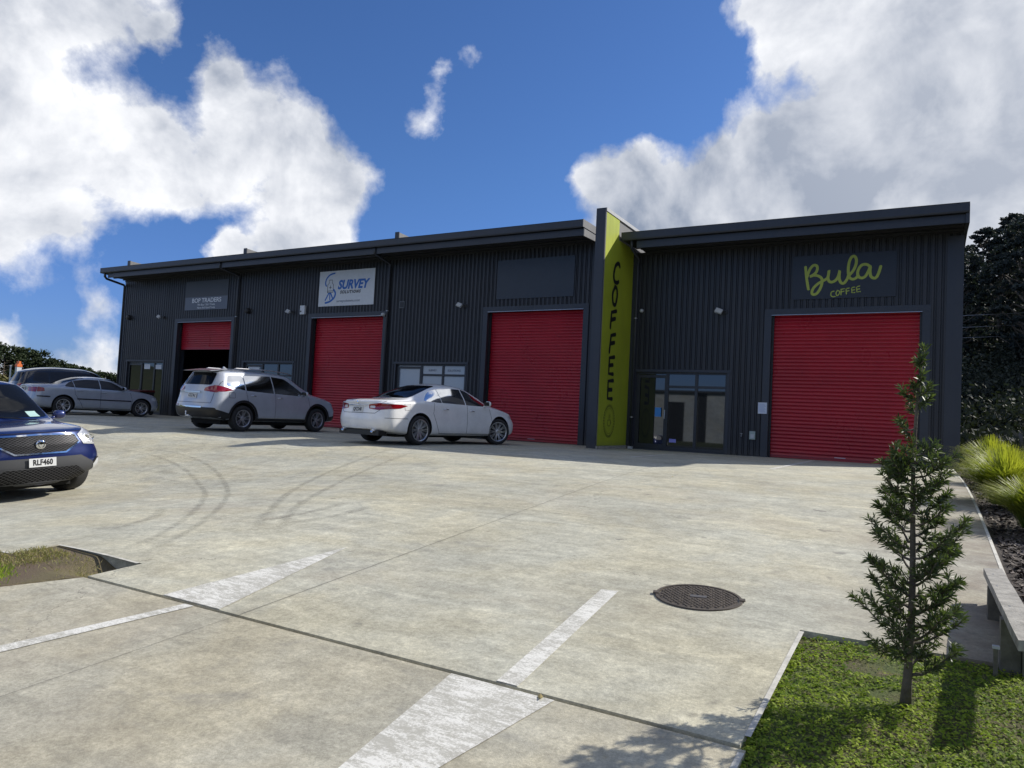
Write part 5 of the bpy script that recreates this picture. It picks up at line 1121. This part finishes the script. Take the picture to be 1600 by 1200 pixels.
# the young tree in the lawn: leader, whorls of ascending twigs, tufts of narrow leaves
def young_tree(x,y,H,seed,label):
    r=random.Random(seed); z0=LAWNZ(x,y)-.01; T=empty('young_tree',(x,y,z0),label=label,cat='tree')
    lead=[(x,y,z0)]; 
    for i in range(1,13):
        t=i/12; lead.append((x+.014*math.sin(t*6)+.045*t*t,y+.01*math.cos(t*4),z0+H*t))
    m=MB(); m.tube(lead,[.020*(1-.88*(i/12)**.7)+.0025+(.004 if i==0 else 0) for i in range(13)],10); m.build('trunk',[BARK],T,smooth=True)
    def pt(t): 
        f=t*12; i=min(int(f),11); return Vector(lead[i]).lerp(Vector(lead[i+1]),f-i)
    tw=MB(); tufts=[]
    def env(t):   # reach of the twigs at relative height t
        if t<.12: return .17+.5*max(0,t-.08)
        P=[(.12,.16),(.2,.25),(.3,.24),(.42,.19),(.52,.195),(.62,.18),(.68,.12),(.76,.085),(.82,.07),(.9,.05),(1,.02)]
        for a,b in zip(P,P[1:]):
            if t<=b[0]: return a[1]+(b[1]-a[1])*(t-a[0])/(b[0]-a[0])
        return .04
    nb=84
    for i in range(nb):
        t=.085+.895*(i/nb)**1.0+r.uniform(-.008,.008)
        if (t>.7 and r.random()<.28) or .70<t<.735 or (.80<t<.84 and r.random()<.7) or r.random()<.08: continue
        t=min(t,.985); p=pt(t); a=i*2.399+r.uniform(-.3,.3); R=env(t)*r.uniform(.72,1.15); up_=R*r.uniform(.55,.95)
        d=Vector((math.cos(a),math.sin(a),0)); pts=[]
        for k in range(7):
            s=k/6; pts.append(p+d*R*s+Vector((0,0,up_*(s**1.35)*.9-.015*math.sin(s*3))))
        pts=[q+Vector((r.uniform(-.006,.006),)*3) if 0<k<6 else q for k,q in enumerate(pts)]
        tw.tube(pts,[.0075*(1-.75*k/6)*(1.2-.6*t) for k in range(7)],5,False)
        dirs=(pts[-1]-pts[-2]).normalized()
        for k in range(2,7):
            if k>=3 or r.random()<.5: tufts.append((pts[k],(pts[k]-pts[k-1]).normalized(),1.0 if k==6 else .8))
            if k in (2,3,4,5) and R>.12:
                for sgn in (-1,1):
                    if r.random()<.6:
                        q=d.cross(Vector((0,0,1)))*sgn; L=R*r.uniform(.18,.38); e=pts[k]+q*L*.8+d*L*.5+Vector((0,0,L*.75)); tw.tube([pts[k],pts[k].lerp(e,.5)-Vector((0,0,.006)),e],[.0035,.003,.0022],4,False); dd=(e-pts[k]).normalized(); tufts.append((e,dd,.9)); tufts.append((pts[k].lerp(e,.55),dd,.7))
    tufts+= [(pt(1.0),Vector((0,0,1)),1.0),(pt(.985),Vector((0,0,1)),1.0),(pt(.96),Vector((0,0,1)),.9)]
    tw.build('branch',[BARK],T,smooth=True)
    bs=[];ds=[];ls=[]
    for p,d,sz in tufts:
        n=int(18*sz); 
        for k in range(n):
            h=r.uniform(-.032,.006); a=r.uniform(0,6.283); o=d.orthogonal().normalized(); q=(o*math.cos(a)+d.cross(o)*math.sin(a)); e=r.uniform(.25,1.15); v=(d*math.cos(e)+q*math.sin(e)); bs.append(tuple(p+d*h)); ds.append(tuple(v)); ls.append(r.uniform(.030,.052)*(.75+.3*sz))
    bs=np.array(bs);ds=np.array(ds);ls=np.array(ls)
    leaves('crown',blades(bs,ds,ls,np.full(len(ls),.0078)*RNG.uniform(.8,1.2,len(ls)),.12),L_TREE,T)
young_tree(32.775,-16.15,1.70,5,'slender young tree with narrow dark leaves in the lawn at the right')
# low ground cover on the lawn: thousands of little leaves
def cover():
    n=125000; x=np.maximum(32.235,RNG.uniform(32.16,35.6,n)+0)+RNG.uniform(-.03,.02,n)*1.0; y=RNG.uniform(-19.6,-15.41,n)
    # bare and dry patches
    f=np.sin(x*3.1+1.3*np.sin(y*2.2))+np.sin(y*3.7+x*1.9)+.9*np.sin(x*7.3-y*5.1)+.5*np.sin(x*15+y*13)
    bare=((x-32.62)**2*16+(y+15.75)**2*30<.35)|((x-32.72)**2*30+(y+16.08)**2*40<.3)
    keep=((f>-1.25)|(RNG.random(n)<.35))&(~bare|(RNG.random(n)<.06)); x=x[keep];y=y[keep];f=f[keep];n=len(x)
    z=np.array([LAWNZ(a,b) for a,b in zip(x,y)]); clump=.5+.5*np.sin(x*21+2*np.sin(y*17))*np.sin(y*23+1.5*np.sin(x*19)); h=.004+.030*clump*RNG.random(n)
    p=np.stack([x,y,z+h],1); nrm=rv(n)*.55+np.array([0,0,1.]); nrm/=np.linalg.norm(nrm,axis=1,keepdims=True)
    a=np.cross(nrm,rv(n)); a/=np.linalg.norm(a,axis=1,keepdims=True); b=np.cross(nrm,a); s=(RNG.uniform(.004,.012,n))[:,None]
    V=np.stack([p-a*s,p-b*s*.7,p+a*s,p+b*s*.7],1)
    tint=np.clip(.25+.5*clump+.25*RNG.normal(size=n)+.1*f,0,1)
    leaves('ground_cover',V,L_CLOV,None,tint,kind='stuff')
    n=26000; x=RNG.uniform(32.18,35.6,n); y=RNG.uniform(-19.6,-15.4,n); z=np.array([LAWNZ(a,b) for a,b in zip(x,y)]); f=np.sin(x*3.1+1.3*np.sin(y*2.2))+np.sin(y*3.7+x*1.9)
    d=rv(n)*.9+np.array([0,0,.8]); d/=np.linalg.norm(d,axis=1,keepdims=True); L=RNG.uniform(.012,.055,n)
    leaves('grass',blades(np.stack([x,y,z],1),d,L,np.full(n,.0022),.2),L_DRY,None,np.clip(.5+.3*f,0,1),kind='stuff')
cover()
def rough_grass():
    n=60000; x=RNG.uniform(24,27.45,n); y=RNG.uniform(-19.5,-16.55,n); keep=(((x<26.2)&(y<-16.9))|((x>=26.2)&(y<-16.62)))&((y>-17.05)|(x<27.5+.55*(y+17.05)))
    keep&=(np.sin(x*4.1)+np.sin(y*5.3+x)+RNG.normal(size=n)*.6>-.35)&~((x>26.7)&(y>-17.3)&(RNG.random(n)<.8))
    x=x[keep];y=y[keep];n=len(x); z=np.array([VERGEZ(a,b) for a,b in zip(x,y)])
    d=rv(n)*.7+np.array([0,0,.9]); d/=np.linalg.norm(d,axis=1,keepdims=True)
    leaves('grass',blades(np.stack([x,y,z],1),d,RNG.uniform(.02,.07,n),np.full(n,.005),.2),L_DRY,None,RNG.random(n),kind='stuff')
    for k,(cx,cy,nn,H) in enumerate(((26.72,-17.28,420,.10),(26.5,-17.45,160,.07),(26.95,-17.3,140,.07))):
        o=empty('weed',(cx,cy,gz(cx,cy)-.04),label=('tall bright green grass tuft in the muddy verge','small green tuft left of the tall tuft in the verge','small green weed between the tall tuft and the concrete edge')[k],cat='weed',group='weeds in the verge')
        p=np.stack([cx+RNG.normal(size=nn)*.10,cy+RNG.normal(size=nn)*.07,np.full(nn,gz(cx,cy)-.035)],1); d=rv(nn)*.5+np.array([0,0,1.]); d/=np.linalg.norm(d,axis=1,keepdims=True)
        leaves('blades',blades(p,d,RNG.uniform(.4,1.1,nn)*H,np.full(nn,.006),.15),L_CLOV,o)
rough_grass()
def chips():
    n=30000; x=33.46+RNG.random(n)**1.3*3.6; y=RNG.uniform(-15.3,1.5,n); bedz=lambda a,b:gz(33.4,b)-.05+.16*sm((a-33.6)/1.5)+.03*math.sin(a*4)*math.sin(b*3)
    z=np.array([bedz(a,b) for a,b in zip(x,y)])+RNG.uniform(0,.02,n); p=np.stack([x,y,z],1); nrm=rv(n)*.6+np.array([0,0,1.]); nrm/=np.linalg.norm(nrm,axis=1,keepdims=True)
    a=np.cross(nrm,rv(n)); a/=np.linalg.norm(a,axis=1,keepdims=True); b=np.cross(nrm,a); s=RNG.uniform(.010,.032,n)[:,None]
    leaves('bark_chips',np.stack([p-a*s-b*s*.4,p+a*s-b*s*.45,p+a*s*.9+b*s*.4,p-a*s+b*s*.4],1),CHIP,None,RNG.random(n)**2.2,kind='stuff')
chips()
def strap_clump(x,y,H,R,n,label,seed):
    g=np.random.default_rng(seed); z0=gz(33.4,y)+.02; o=empty('grass_clump',(x,y,z0),label=label,cat='plant',group='strappy grass clumps in the garden bed')
    Vs=[];T=[]
    ang=g.uniform(0,2*math.pi,n); out=g.random(n)**.7; L=H*g.uniform(.75,1.25,n)
    for i in range(n):
        d=np.array([math.cos(ang[i]),math.sin(ang[i]),0]); s=np.array([-d[1],d[0],0]); b=np.array([x,y,z0-.03])+d*R*.22*out[i]*g.uniform(.5,1.2); spread=out[i]*R*.95; w=g.uniform(.006,.011); prev=b; pw=w
        for k in range(1,5):
            t=k/4; q=b+d*spread*(t**1.7)+np.array([0,0,L[i]*(t-.42*out[i]*t**2.6)])+s*.03*math.sin(i+t*2)*t; nw=w*(1-t*.8)
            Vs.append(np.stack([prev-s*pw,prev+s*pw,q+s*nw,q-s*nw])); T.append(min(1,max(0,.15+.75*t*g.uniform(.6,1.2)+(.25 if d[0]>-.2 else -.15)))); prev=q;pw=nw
    leaves('leaves',np.array(Vs),L_LOM,o,np.array(T))
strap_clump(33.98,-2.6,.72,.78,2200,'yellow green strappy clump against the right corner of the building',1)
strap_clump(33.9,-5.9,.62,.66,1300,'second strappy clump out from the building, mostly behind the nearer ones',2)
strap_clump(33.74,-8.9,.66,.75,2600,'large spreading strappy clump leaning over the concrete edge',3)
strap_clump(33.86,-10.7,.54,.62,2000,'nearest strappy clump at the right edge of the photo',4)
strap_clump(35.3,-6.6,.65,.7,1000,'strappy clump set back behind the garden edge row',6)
def seed_grass(x,y,H,n,label,seed):
    g=np.random.default_rng(seed); z0=land(x,y); o=empty('plume_grass',(x,y,z0),label=label,cat='plant',group='plume grasses at the foot of the bush')
    a=g.uniform(0,6.28,n); b=np.stack([x+.2*np.cos(a)*g.random(n),y+.2*np.sin(a)*g.random(n),np.full(n,z0)],1); d=np.stack([np.cos(a)*.25,np.sin(a)*.25,np.ones(n)],1)+g.normal(size=(n,3))*.06; d/=np.linalg.norm(d,axis=1,keepdims=True)
    L=H*g.uniform(.6,1.1,n); leaves('blades',blades(b,d,L,np.full(n,.05),.08),L_BUSH,o)
    k=n//4; leaves('plumes',blades(b[:k]+d[:k]*L[:k,None]*.8,d[:k],np.full(k,.45),np.full(k,.14),.05),mat('pale plume',(.16,.165,.18),.8),o)
for i,(x,y) in enumerate(((36.2,9.5),(37.6,10.6),(35.6,12.0))): seed_grass(x,y,2.2,110,('plume grass nearest the building corner','plume grass further right with pale heads','low plume grass behind the other two')[i],30+i)
# ---- pines: trunk, limbs, crown of leaf clumps
def pine(x,y,H,R,label,seed,crown0=.25,nclump=46,nl=90,ls=.55,mtl=None,flat=.55,group='pines on the bush hill',name='pine_tree'):
    g=np.random.default_rng(seed); r=random.Random(seed); z0=land(x,y)-.3; T=empty(name,(x,y,z0),label=label,cat='tree',group=group)
    lean=(r.uniform(-.04,.04),r.uniform(-.04,.04)); pts=[(x+lean[0]*H*t*t,y+lean[1]*H*t*t,z0+H*t*.96) for t in (0,.2,.4,.6,.8,1)]
    m=MB(); m.tube(pts,[H*.020*(1.15-t) for t in (0,.2,.4,.6,.8,1)],7)
    Vs=[];Ts=[]
    for i in range(nclump):
        t=crown0+(1-crown0)*(i+r.random()*.8)/nclump; a=i*2.4+r.uniform(-.5,.5); prof_=min(1,(1.03-t)/(.30))**.6*(.55+.45*min(1,(t-crown0)/.2+.3))
        rr=R*prof_*r.uniform(.35,1.0); c=np.array([x+lean[0]*H*t*t+rr*math.cos(a),y+lean[1]*H*t*t+rr*math.sin(a),z0+H*t+rr*.18])
        k=Vector(pts[0]).lerp(Vector(pts[-1]),max(0,t-.06)); m.tube([k,k.lerp(Vector(c),.5)+Vector((0,0,-.2)),Vector(c)],[H*.0055,H*.004,H*.002],4,False)
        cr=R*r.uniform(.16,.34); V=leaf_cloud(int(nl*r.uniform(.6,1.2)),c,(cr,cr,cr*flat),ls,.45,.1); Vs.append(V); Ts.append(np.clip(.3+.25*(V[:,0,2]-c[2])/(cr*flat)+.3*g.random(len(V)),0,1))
    m.build('trunk',[BARK],T,smooth=True); leaves('crown',np.concatenate(Vs),mtl or L_PINE,T,np.concatenate(Ts))
def dirpt(az,d): a=math.radians(az); return 32.84+d*math.sin(a),-20.1+d*math.cos(a)
# right hand hill: azimuths from the +Y axis
PR=[(1.75,62,13.0,1.5,'thin pine just clear of the roof end'),(3.95,66,15.2,1.7,'tall pine with a stepped left side, middle of the group'),(5.75,60,15.8,2.5,'tallest broad pine at the right edge of the photo'),(7.9,63,15.5,3.0,'pine right of the tallest broad one'),(10.0,70,15,3.4,'fifth pine along the hill, counting from the roof end'),
 (2.95,78,12.5,1.6,'pine further back between the first two'),(1.2,74,12.8,3.2,'pine hidden behind the roof end'),(4.7,84,14,2.0,'pine on the skyline behind the middle one'),(11,66,14,4.2,'sixth pine along the hill'),(14,72,15,4.4,'seventh pine along the hill'),(5.8,80,15,4,'far pine behind the tallest')]
for i,(az,d,H,R,lab) in enumerate(PR):
    x,y=dirpt(az,d); top=-1.6+d*math.tan(math.radians({0:14.0,1:13.9,2:15.3,3:14.8,5:11.6,6:12.6,9:14.5,8:14}.get(i,12.0+.4*math.sin(i))))+.777; z0=land(x,y)-.3; H=max(8,top-z0)
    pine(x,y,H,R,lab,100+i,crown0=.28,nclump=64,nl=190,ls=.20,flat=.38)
# understorey of the bush hill, one mass
def understorey():
    Vs=[];Ts=[]
    for i in range(1250):
        az=RNG.uniform(-1,20); d=RNG.uniform(32,84)
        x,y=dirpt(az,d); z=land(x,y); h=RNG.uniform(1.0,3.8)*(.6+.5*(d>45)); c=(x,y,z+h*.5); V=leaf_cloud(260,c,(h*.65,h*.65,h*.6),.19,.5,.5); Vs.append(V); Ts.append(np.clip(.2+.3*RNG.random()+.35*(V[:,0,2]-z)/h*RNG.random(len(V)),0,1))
    for i in range(900):  # unseen bush added on the right slope to darken car glass reflections
        az=RNG.uniform(20,112); d=RNG.uniform(38,100); x,y=dirpt(az,d); z=land(x,y); h=RNG.uniform(2.5,8); V=leaf_cloud(90,(x,y,z+h*.5),(h*.45,h*.45,h*.55),.55,.5,.5); Vs.append(V); Ts.append(.5*RNG.random(len(V)))
    leaves('bush',np.concatenate(Vs),L_BUSH,None,np.concatenate(Ts),kind='stuff')
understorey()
# left hand ridge: trees one can tell apart on the skyline
PL=[(-66.5,135,9.2,4.4,.1),(-65.2,128,8.6,4.0,.12),(-64.0,132,8.4,3.8,.1),(-63.1,126,6.6,3.0,.2),(-62.3,140,7.0,3.4,.25),(-61.5,150,6.2,3.2,.3),(-60.6,150,5.6,3.0,.3),(-59.4,160,6.6,3.2,.4),(-58.2,165,5.2,3.4,.2),(-57.3,170,5.0,3.2,.3),(-56.5,165,4.6,3.4,.2),(-68.5,120,10,4.5,.1),(-71,118,10,4.5,.1)]
LT=[(-66.5,3.5),(-65.2,3.1),(-64.0,3.0),(-63.1,2.5),(-62.3,2.35),(-61.5,2.15),(-60.6,2.0),(-59.6,1.75),(-58.7,1.35),(-57.8,1.3),(-56.9,1.1),(-68.5,3.6),(-71,3.8)]
ORD=['first','second','third','fourth','fifth','sixth','seventh','eighth','ninth','tenth','eleventh']
for i,((az,d,H,R,c0),(_,el)) in enumerate(zip(PL,LT)):
    x,y=dirpt(az,d); top=d*math.tan(math.radians(el))+.777-.6; H=max(3.5,top-land(x,y)+.3)
    lab=('%s tree from the left on the distant skyline'%ORD[i]) if i<11 else 'dark tree on the ridge left of the photographed skyline'
    pine(x,y,H,R*.95,lab,300+i,crown0=max(.12,1-5.5/H) if i<4 else max(.2,1-3.6/H),nclump=34,nl=110,ls=.36,mtl=L_FAR,flat=.7,group='trees on the distant left skyline',name='distant_tree')
def scrub():
    Vs=[];Ts=[]
    for i in range(1500):
        az=RNG.uniform(-74,-54); d=RNG.uniform(85,175); x,y=dirpt(az,d); z=land(x,y)
        h=RNG.uniform(.7,2.0)*(1 if az<-62 else .6); V=leaf_cloud(60,(x,y,z+h*.35),(h*.9,h*.9,h*.6),.5,.6,.5); Vs.append(V); Ts.append(np.clip(.35+.4*RNG.random()+.3*RNG.random(len(V)),0,1))
    leaves('scrub',np.concatenate(Vs),leafm('olive scrub',(.05,.06,.024),(.13,.115,.05),.8,.15,.2),None,np.concatenate(Ts),kind='stuff')
scrub()

# ---------------------------------------------------------------- small things
# manhole cover
mx,my=31.50,-15.08; g=gz(mx,my); sl=-(gz(mx,my-.3)-gz(mx,my+.3))/.6
RR=Matrix.Translation((mx,my,g+.006))@Matrix.Rotation(math.atan(sl),4,'X')@Matrix.Rotation(.25,4,'Z')
r=empty('manhole_cover',(mx,my,g),label='round cast iron manhole cover with a chequered tread set in the concrete yard',cat='manhole cover')
m=MB(); m.lathe([(.001,.0),(.262,.0),(.262,-.012),(.270,-.012),(.270,.004),(.290,.004),(.296,-.02)],56,'z'); 
me=m.mesh('f',True); me.transform(RR); link('frame',me,r,[IRON],world=True)
m=MB(); k=-.24
n=8
for i in range(-n,n+1):
    for j in range(-n,n+1):
        x,y=(i+.5*(j%2))*.034,j*.029
        if math.hypot(x,y)>.25 or (abs(x)<.06 and abs(y)<.03): continue
        a=math.radians(45 if (i+j)%2 else -45); c,s=math.cos(a)*.0125,math.sin(a)*.0125; w=Vector((-s,c,0))*.75
        p=Vector((x,y,0)); d=Vector((c,s,0)); vs=[p-d-w,p+d-w,p+d+w,p-d+w]; m.add([(*v[:2],.0) for v in vs]+[(p.x+(v.x-p.x)*.8,p.y+(v.y-p.y)*.8,.006) for v in vs],[(4,5,6,7),(0,1,5,4),(1,2,6,5),(2,3,7,6),(3,0,4,7)])
me=m.mesh('t'); me.transform(RR); link('tread',me,r,[IRON],world=True)
m=MB(); m.box((-.055,-.024,.001),(.055,.024,.005)); 
me=m.mesh('t',True); me.transform(RR); link('name_plate',me,r,[mat('worn iron',(.16,.15,.14),.5,metal=.5)],world=True)
for sgn in (-1,1):
    m=MB(); m.box((sgn*.287-.02,-.025,.003),(sgn*.287+.02,.025,.010)); me=m.mesh('t',True); me.transform(RR); link('lifting_lug',me,r,[IRON],world=True)
# low timber rail between lawn and garden
r=empty('timber_rail',(33.25,-15.5,gz(33.25,-15.5)),label='low weathered grey timber rail on short posts along the garden edge',cat='rail')
def plankz(y): return -.105
m=MB(); P0=(33.232,-14.05); P1=(33.245,-16.12); pts=[]
for i in range(13):
    t=i/12; y=P0[1]+(P1[1]-P0[1])*t; x=P0[0]+(P1[0]-P0[0])*t; z=plankz(y)+.002*math.sin(i*1.7); pts.append([(x-.035,y,z),(x+.075,y+.05,z+.003),(x+.075,y+.05,z-.045),(x-.035,y,z-.048),(x-.035,y,z)])
m.grid(pts); m.add(pts[0][:4],[(0,1,2,3)]); m.add(pts[-1][:4],[(3,2,1,0)]); m.build('top_plank',[WOODG],r)
for y in (-14.5,-15.42):
    m=MB(); x=33.235; m.box((x-.04,y-.045,gz(x,y)-.1),(x+.05,y+.045,plankz(y)-.05)); m.build('post',[WOODD],r)
m=MB()
for y in (-14.3,-14.75,-15.35,-15.9):
    x=33.24+.02*math.sin(y*9); m.lathe([(.001,.0025),(.005,.002),(.006,0)],8,'z',(x,y+.01,plankz(y)+.002))
m.build('nail_heads',[METAL],r)
m=MB(); m.box((33.288,-15.5,-.62),(33.302,-14.08,-.165)); m.build('retaining_board',[WOODD],r)
r=empty('survey_peg',(33.17,-15.52,gz(33.17,-15.52)),label='small timber peg standing in the lawn beside the timber rail',cat='peg')
m=MB(); z=gz(33.17,-15.52)-.05; m.box((33.16,-15.53,z),(33.18,-15.51,z+.17)); m.build('stake',[WOODD],r); m=MB(); m.box((33.155,-15.535,z+.171),(33.187,-15.505,z+.185)); m.build('cap',[GREYP],r)
# dry leaves
for i,(x,y) in enumerate(((27.1,-17.35),(27.2,-17.28),(26.95,-17.42),(32.28,-15.6),(31.3,-17.03),(32.9,-13.4),(29.4,-9.0))):
    z=gz(x,y)+(.004 if i>3 else -.05+.0); m=MB(); a=i*1.3; c,s=math.cos(a),math.sin(a); L=.035
    vs=[(x-c*L,y-s*L,z+.006),(x-s*L*.4,y+c*L*.4,z+.003),(x+c*L,y+s*L,z+.010),(x+s*L*.4,y-c*L*.4,z+.002)]; m.add(vs,[(0,1,2,3)]); o=m.build('dry_leaf',[L_DRY]); tag(o,'curled pale brown dry leaf lying on the ground','dry leaf','dry leaves')
# bins by the first unit
def bin_(x,y,rz,lab):
    r=empty('wheelie_bin',(x,y,gz(x,y)),rz,label=lab,cat='bin',group='bins by the first unit')
    def w(m,name,mt,sm=False):
        me=m.mesh(name,True); o=link(name,me,None,mt,sm); o.parent=r; return o
    m=MB(); a=[(-.22,-.25,.12),(.22,-.25,.12),(.22,.22,.12),(-.22,.22,.12)]; b=[(-.28,-.34,.98),(.28,-.34,.98),(.28,.34,.98),(-.28,.34,.98)]; m.add(a+b,[(3,2,1,0),(4,5,6,7),(0,1,5,4),(1,2,6,5),(2,3,7,6),(3,0,4,7)]); m.box((-.29,-.35,.93),(.29,.35,.96)); w(m,'body',[BLK])
    m=MB(); m.prism([(-.37,.985),(-.36,1.03),(.30,1.075),(.36,1.03),(.36,.985)],'x',-.30,.30); w(m,'lid',[mat('bin lid',(.10,.012,.012),.5)])
    for s in (-1,1): m=MB(); m.lathe([(.03,-.03),(.1,-.03),(.1,.03),(.03,.03)],20,'x',(s*.25,.27,.10)); w(m,'wheel',[BLKM])
    m=MB(); m.tube([(-.25,.38,.97),(.25,.38,.97)],.016,8); w(m,'handle',[BLK])
bin_(3.55,-1.1,0.05,'wheelie bin against the wall left of the half open shutter'); bin_(2.75,-1.15,-.1,'wheelie bin further left, in front of the first unit window')
# distant marker post and sign on the left
x,y=-21.27,5.82; z=land(x,y)
r=empty('distant_sign',(x,y,z),label='white panel with an orange top far off at the left',cat='sign'); m=MB(); m.box((x-.13,y-.15,z),(x+.13,y+.15,2.5)); m.build('panel',[WHITE],r); m=MB(); m.prism([(-.17+y,2.502),(-.15+y,2.66),(y-.07,2.72),(y-.06,2.88),(y+.06,2.88),(y+.07,2.72),(y+.15,2.66),(y+.17,2.502)],'x',x-.16,x+.16); m.build('orange_top',[mat('orange paint',(.75,.17,.04),.5)],r)
x,y=-21.45,5.42; z=land(x,y)
r=empty('marker_post',(x,y,z),label='thin white post left of the orange topped panel',cat='post'); m=MB(); m.tube([(x,y,z),(x,y,2.5)],.05,8); m.build('shaft',[WHITE],r); m=MB(); m.tube([(x,y,2.5),(x,y,2.58)],.08,8); m.build('cap',[GREYP],r)
# power lines across the bush
for i,(h0,h1) in enumerate(((8.7,9.9),(7.9,9.0),(7.2,8.2))):
    m=MB(); pts=[]
    for k in range(17):
        t=k/16; a=Vector((10,36,h0)).lerp(Vector((90,46,h1+4)),t); a.z-=2.0*4*t*(1-t)*.5; pts.append(a)
    m.tube(pts,.018,4); o=m.build('power_line',[METAL]); tag(o,('highest','middle','lowest')[i]+' of the thin power lines crossing the dark bush','power line','power lines before the bush')
# pale tilt-slab building across the road, behind the camera: it is what the cafe glass mirrors
O=empty('concrete_building',(20,-62,0),label='pale concrete tilt-slab building across the road, mirrored in the cafe window',cat='building')
PC=concrete('pale precast wall',(.40,.45,.50),False)
m=MB(); z0=-3.6
H=4.6
for a,b in ((-8,6.3),(8.3,9.8),(10.9,60)): m.box((a,-63,z0),(b,-62.6,H))
m.box((6.3,-63,3.5),(8.3,-62.6,H)); m.build('wall',[PC],O)
m=MB()
for a,b,t in ((6.3,8.3,3.5),(9.8,10.9,H)): m.box((a,-62.9,z0),(b,-62.75,t))
m.build('roller_door',[FRAME],O); m=MB(); m.box((-8.3,-80,H),(60.3,-62.3,H+.25)); m.build('roof',[ROOFM],O)
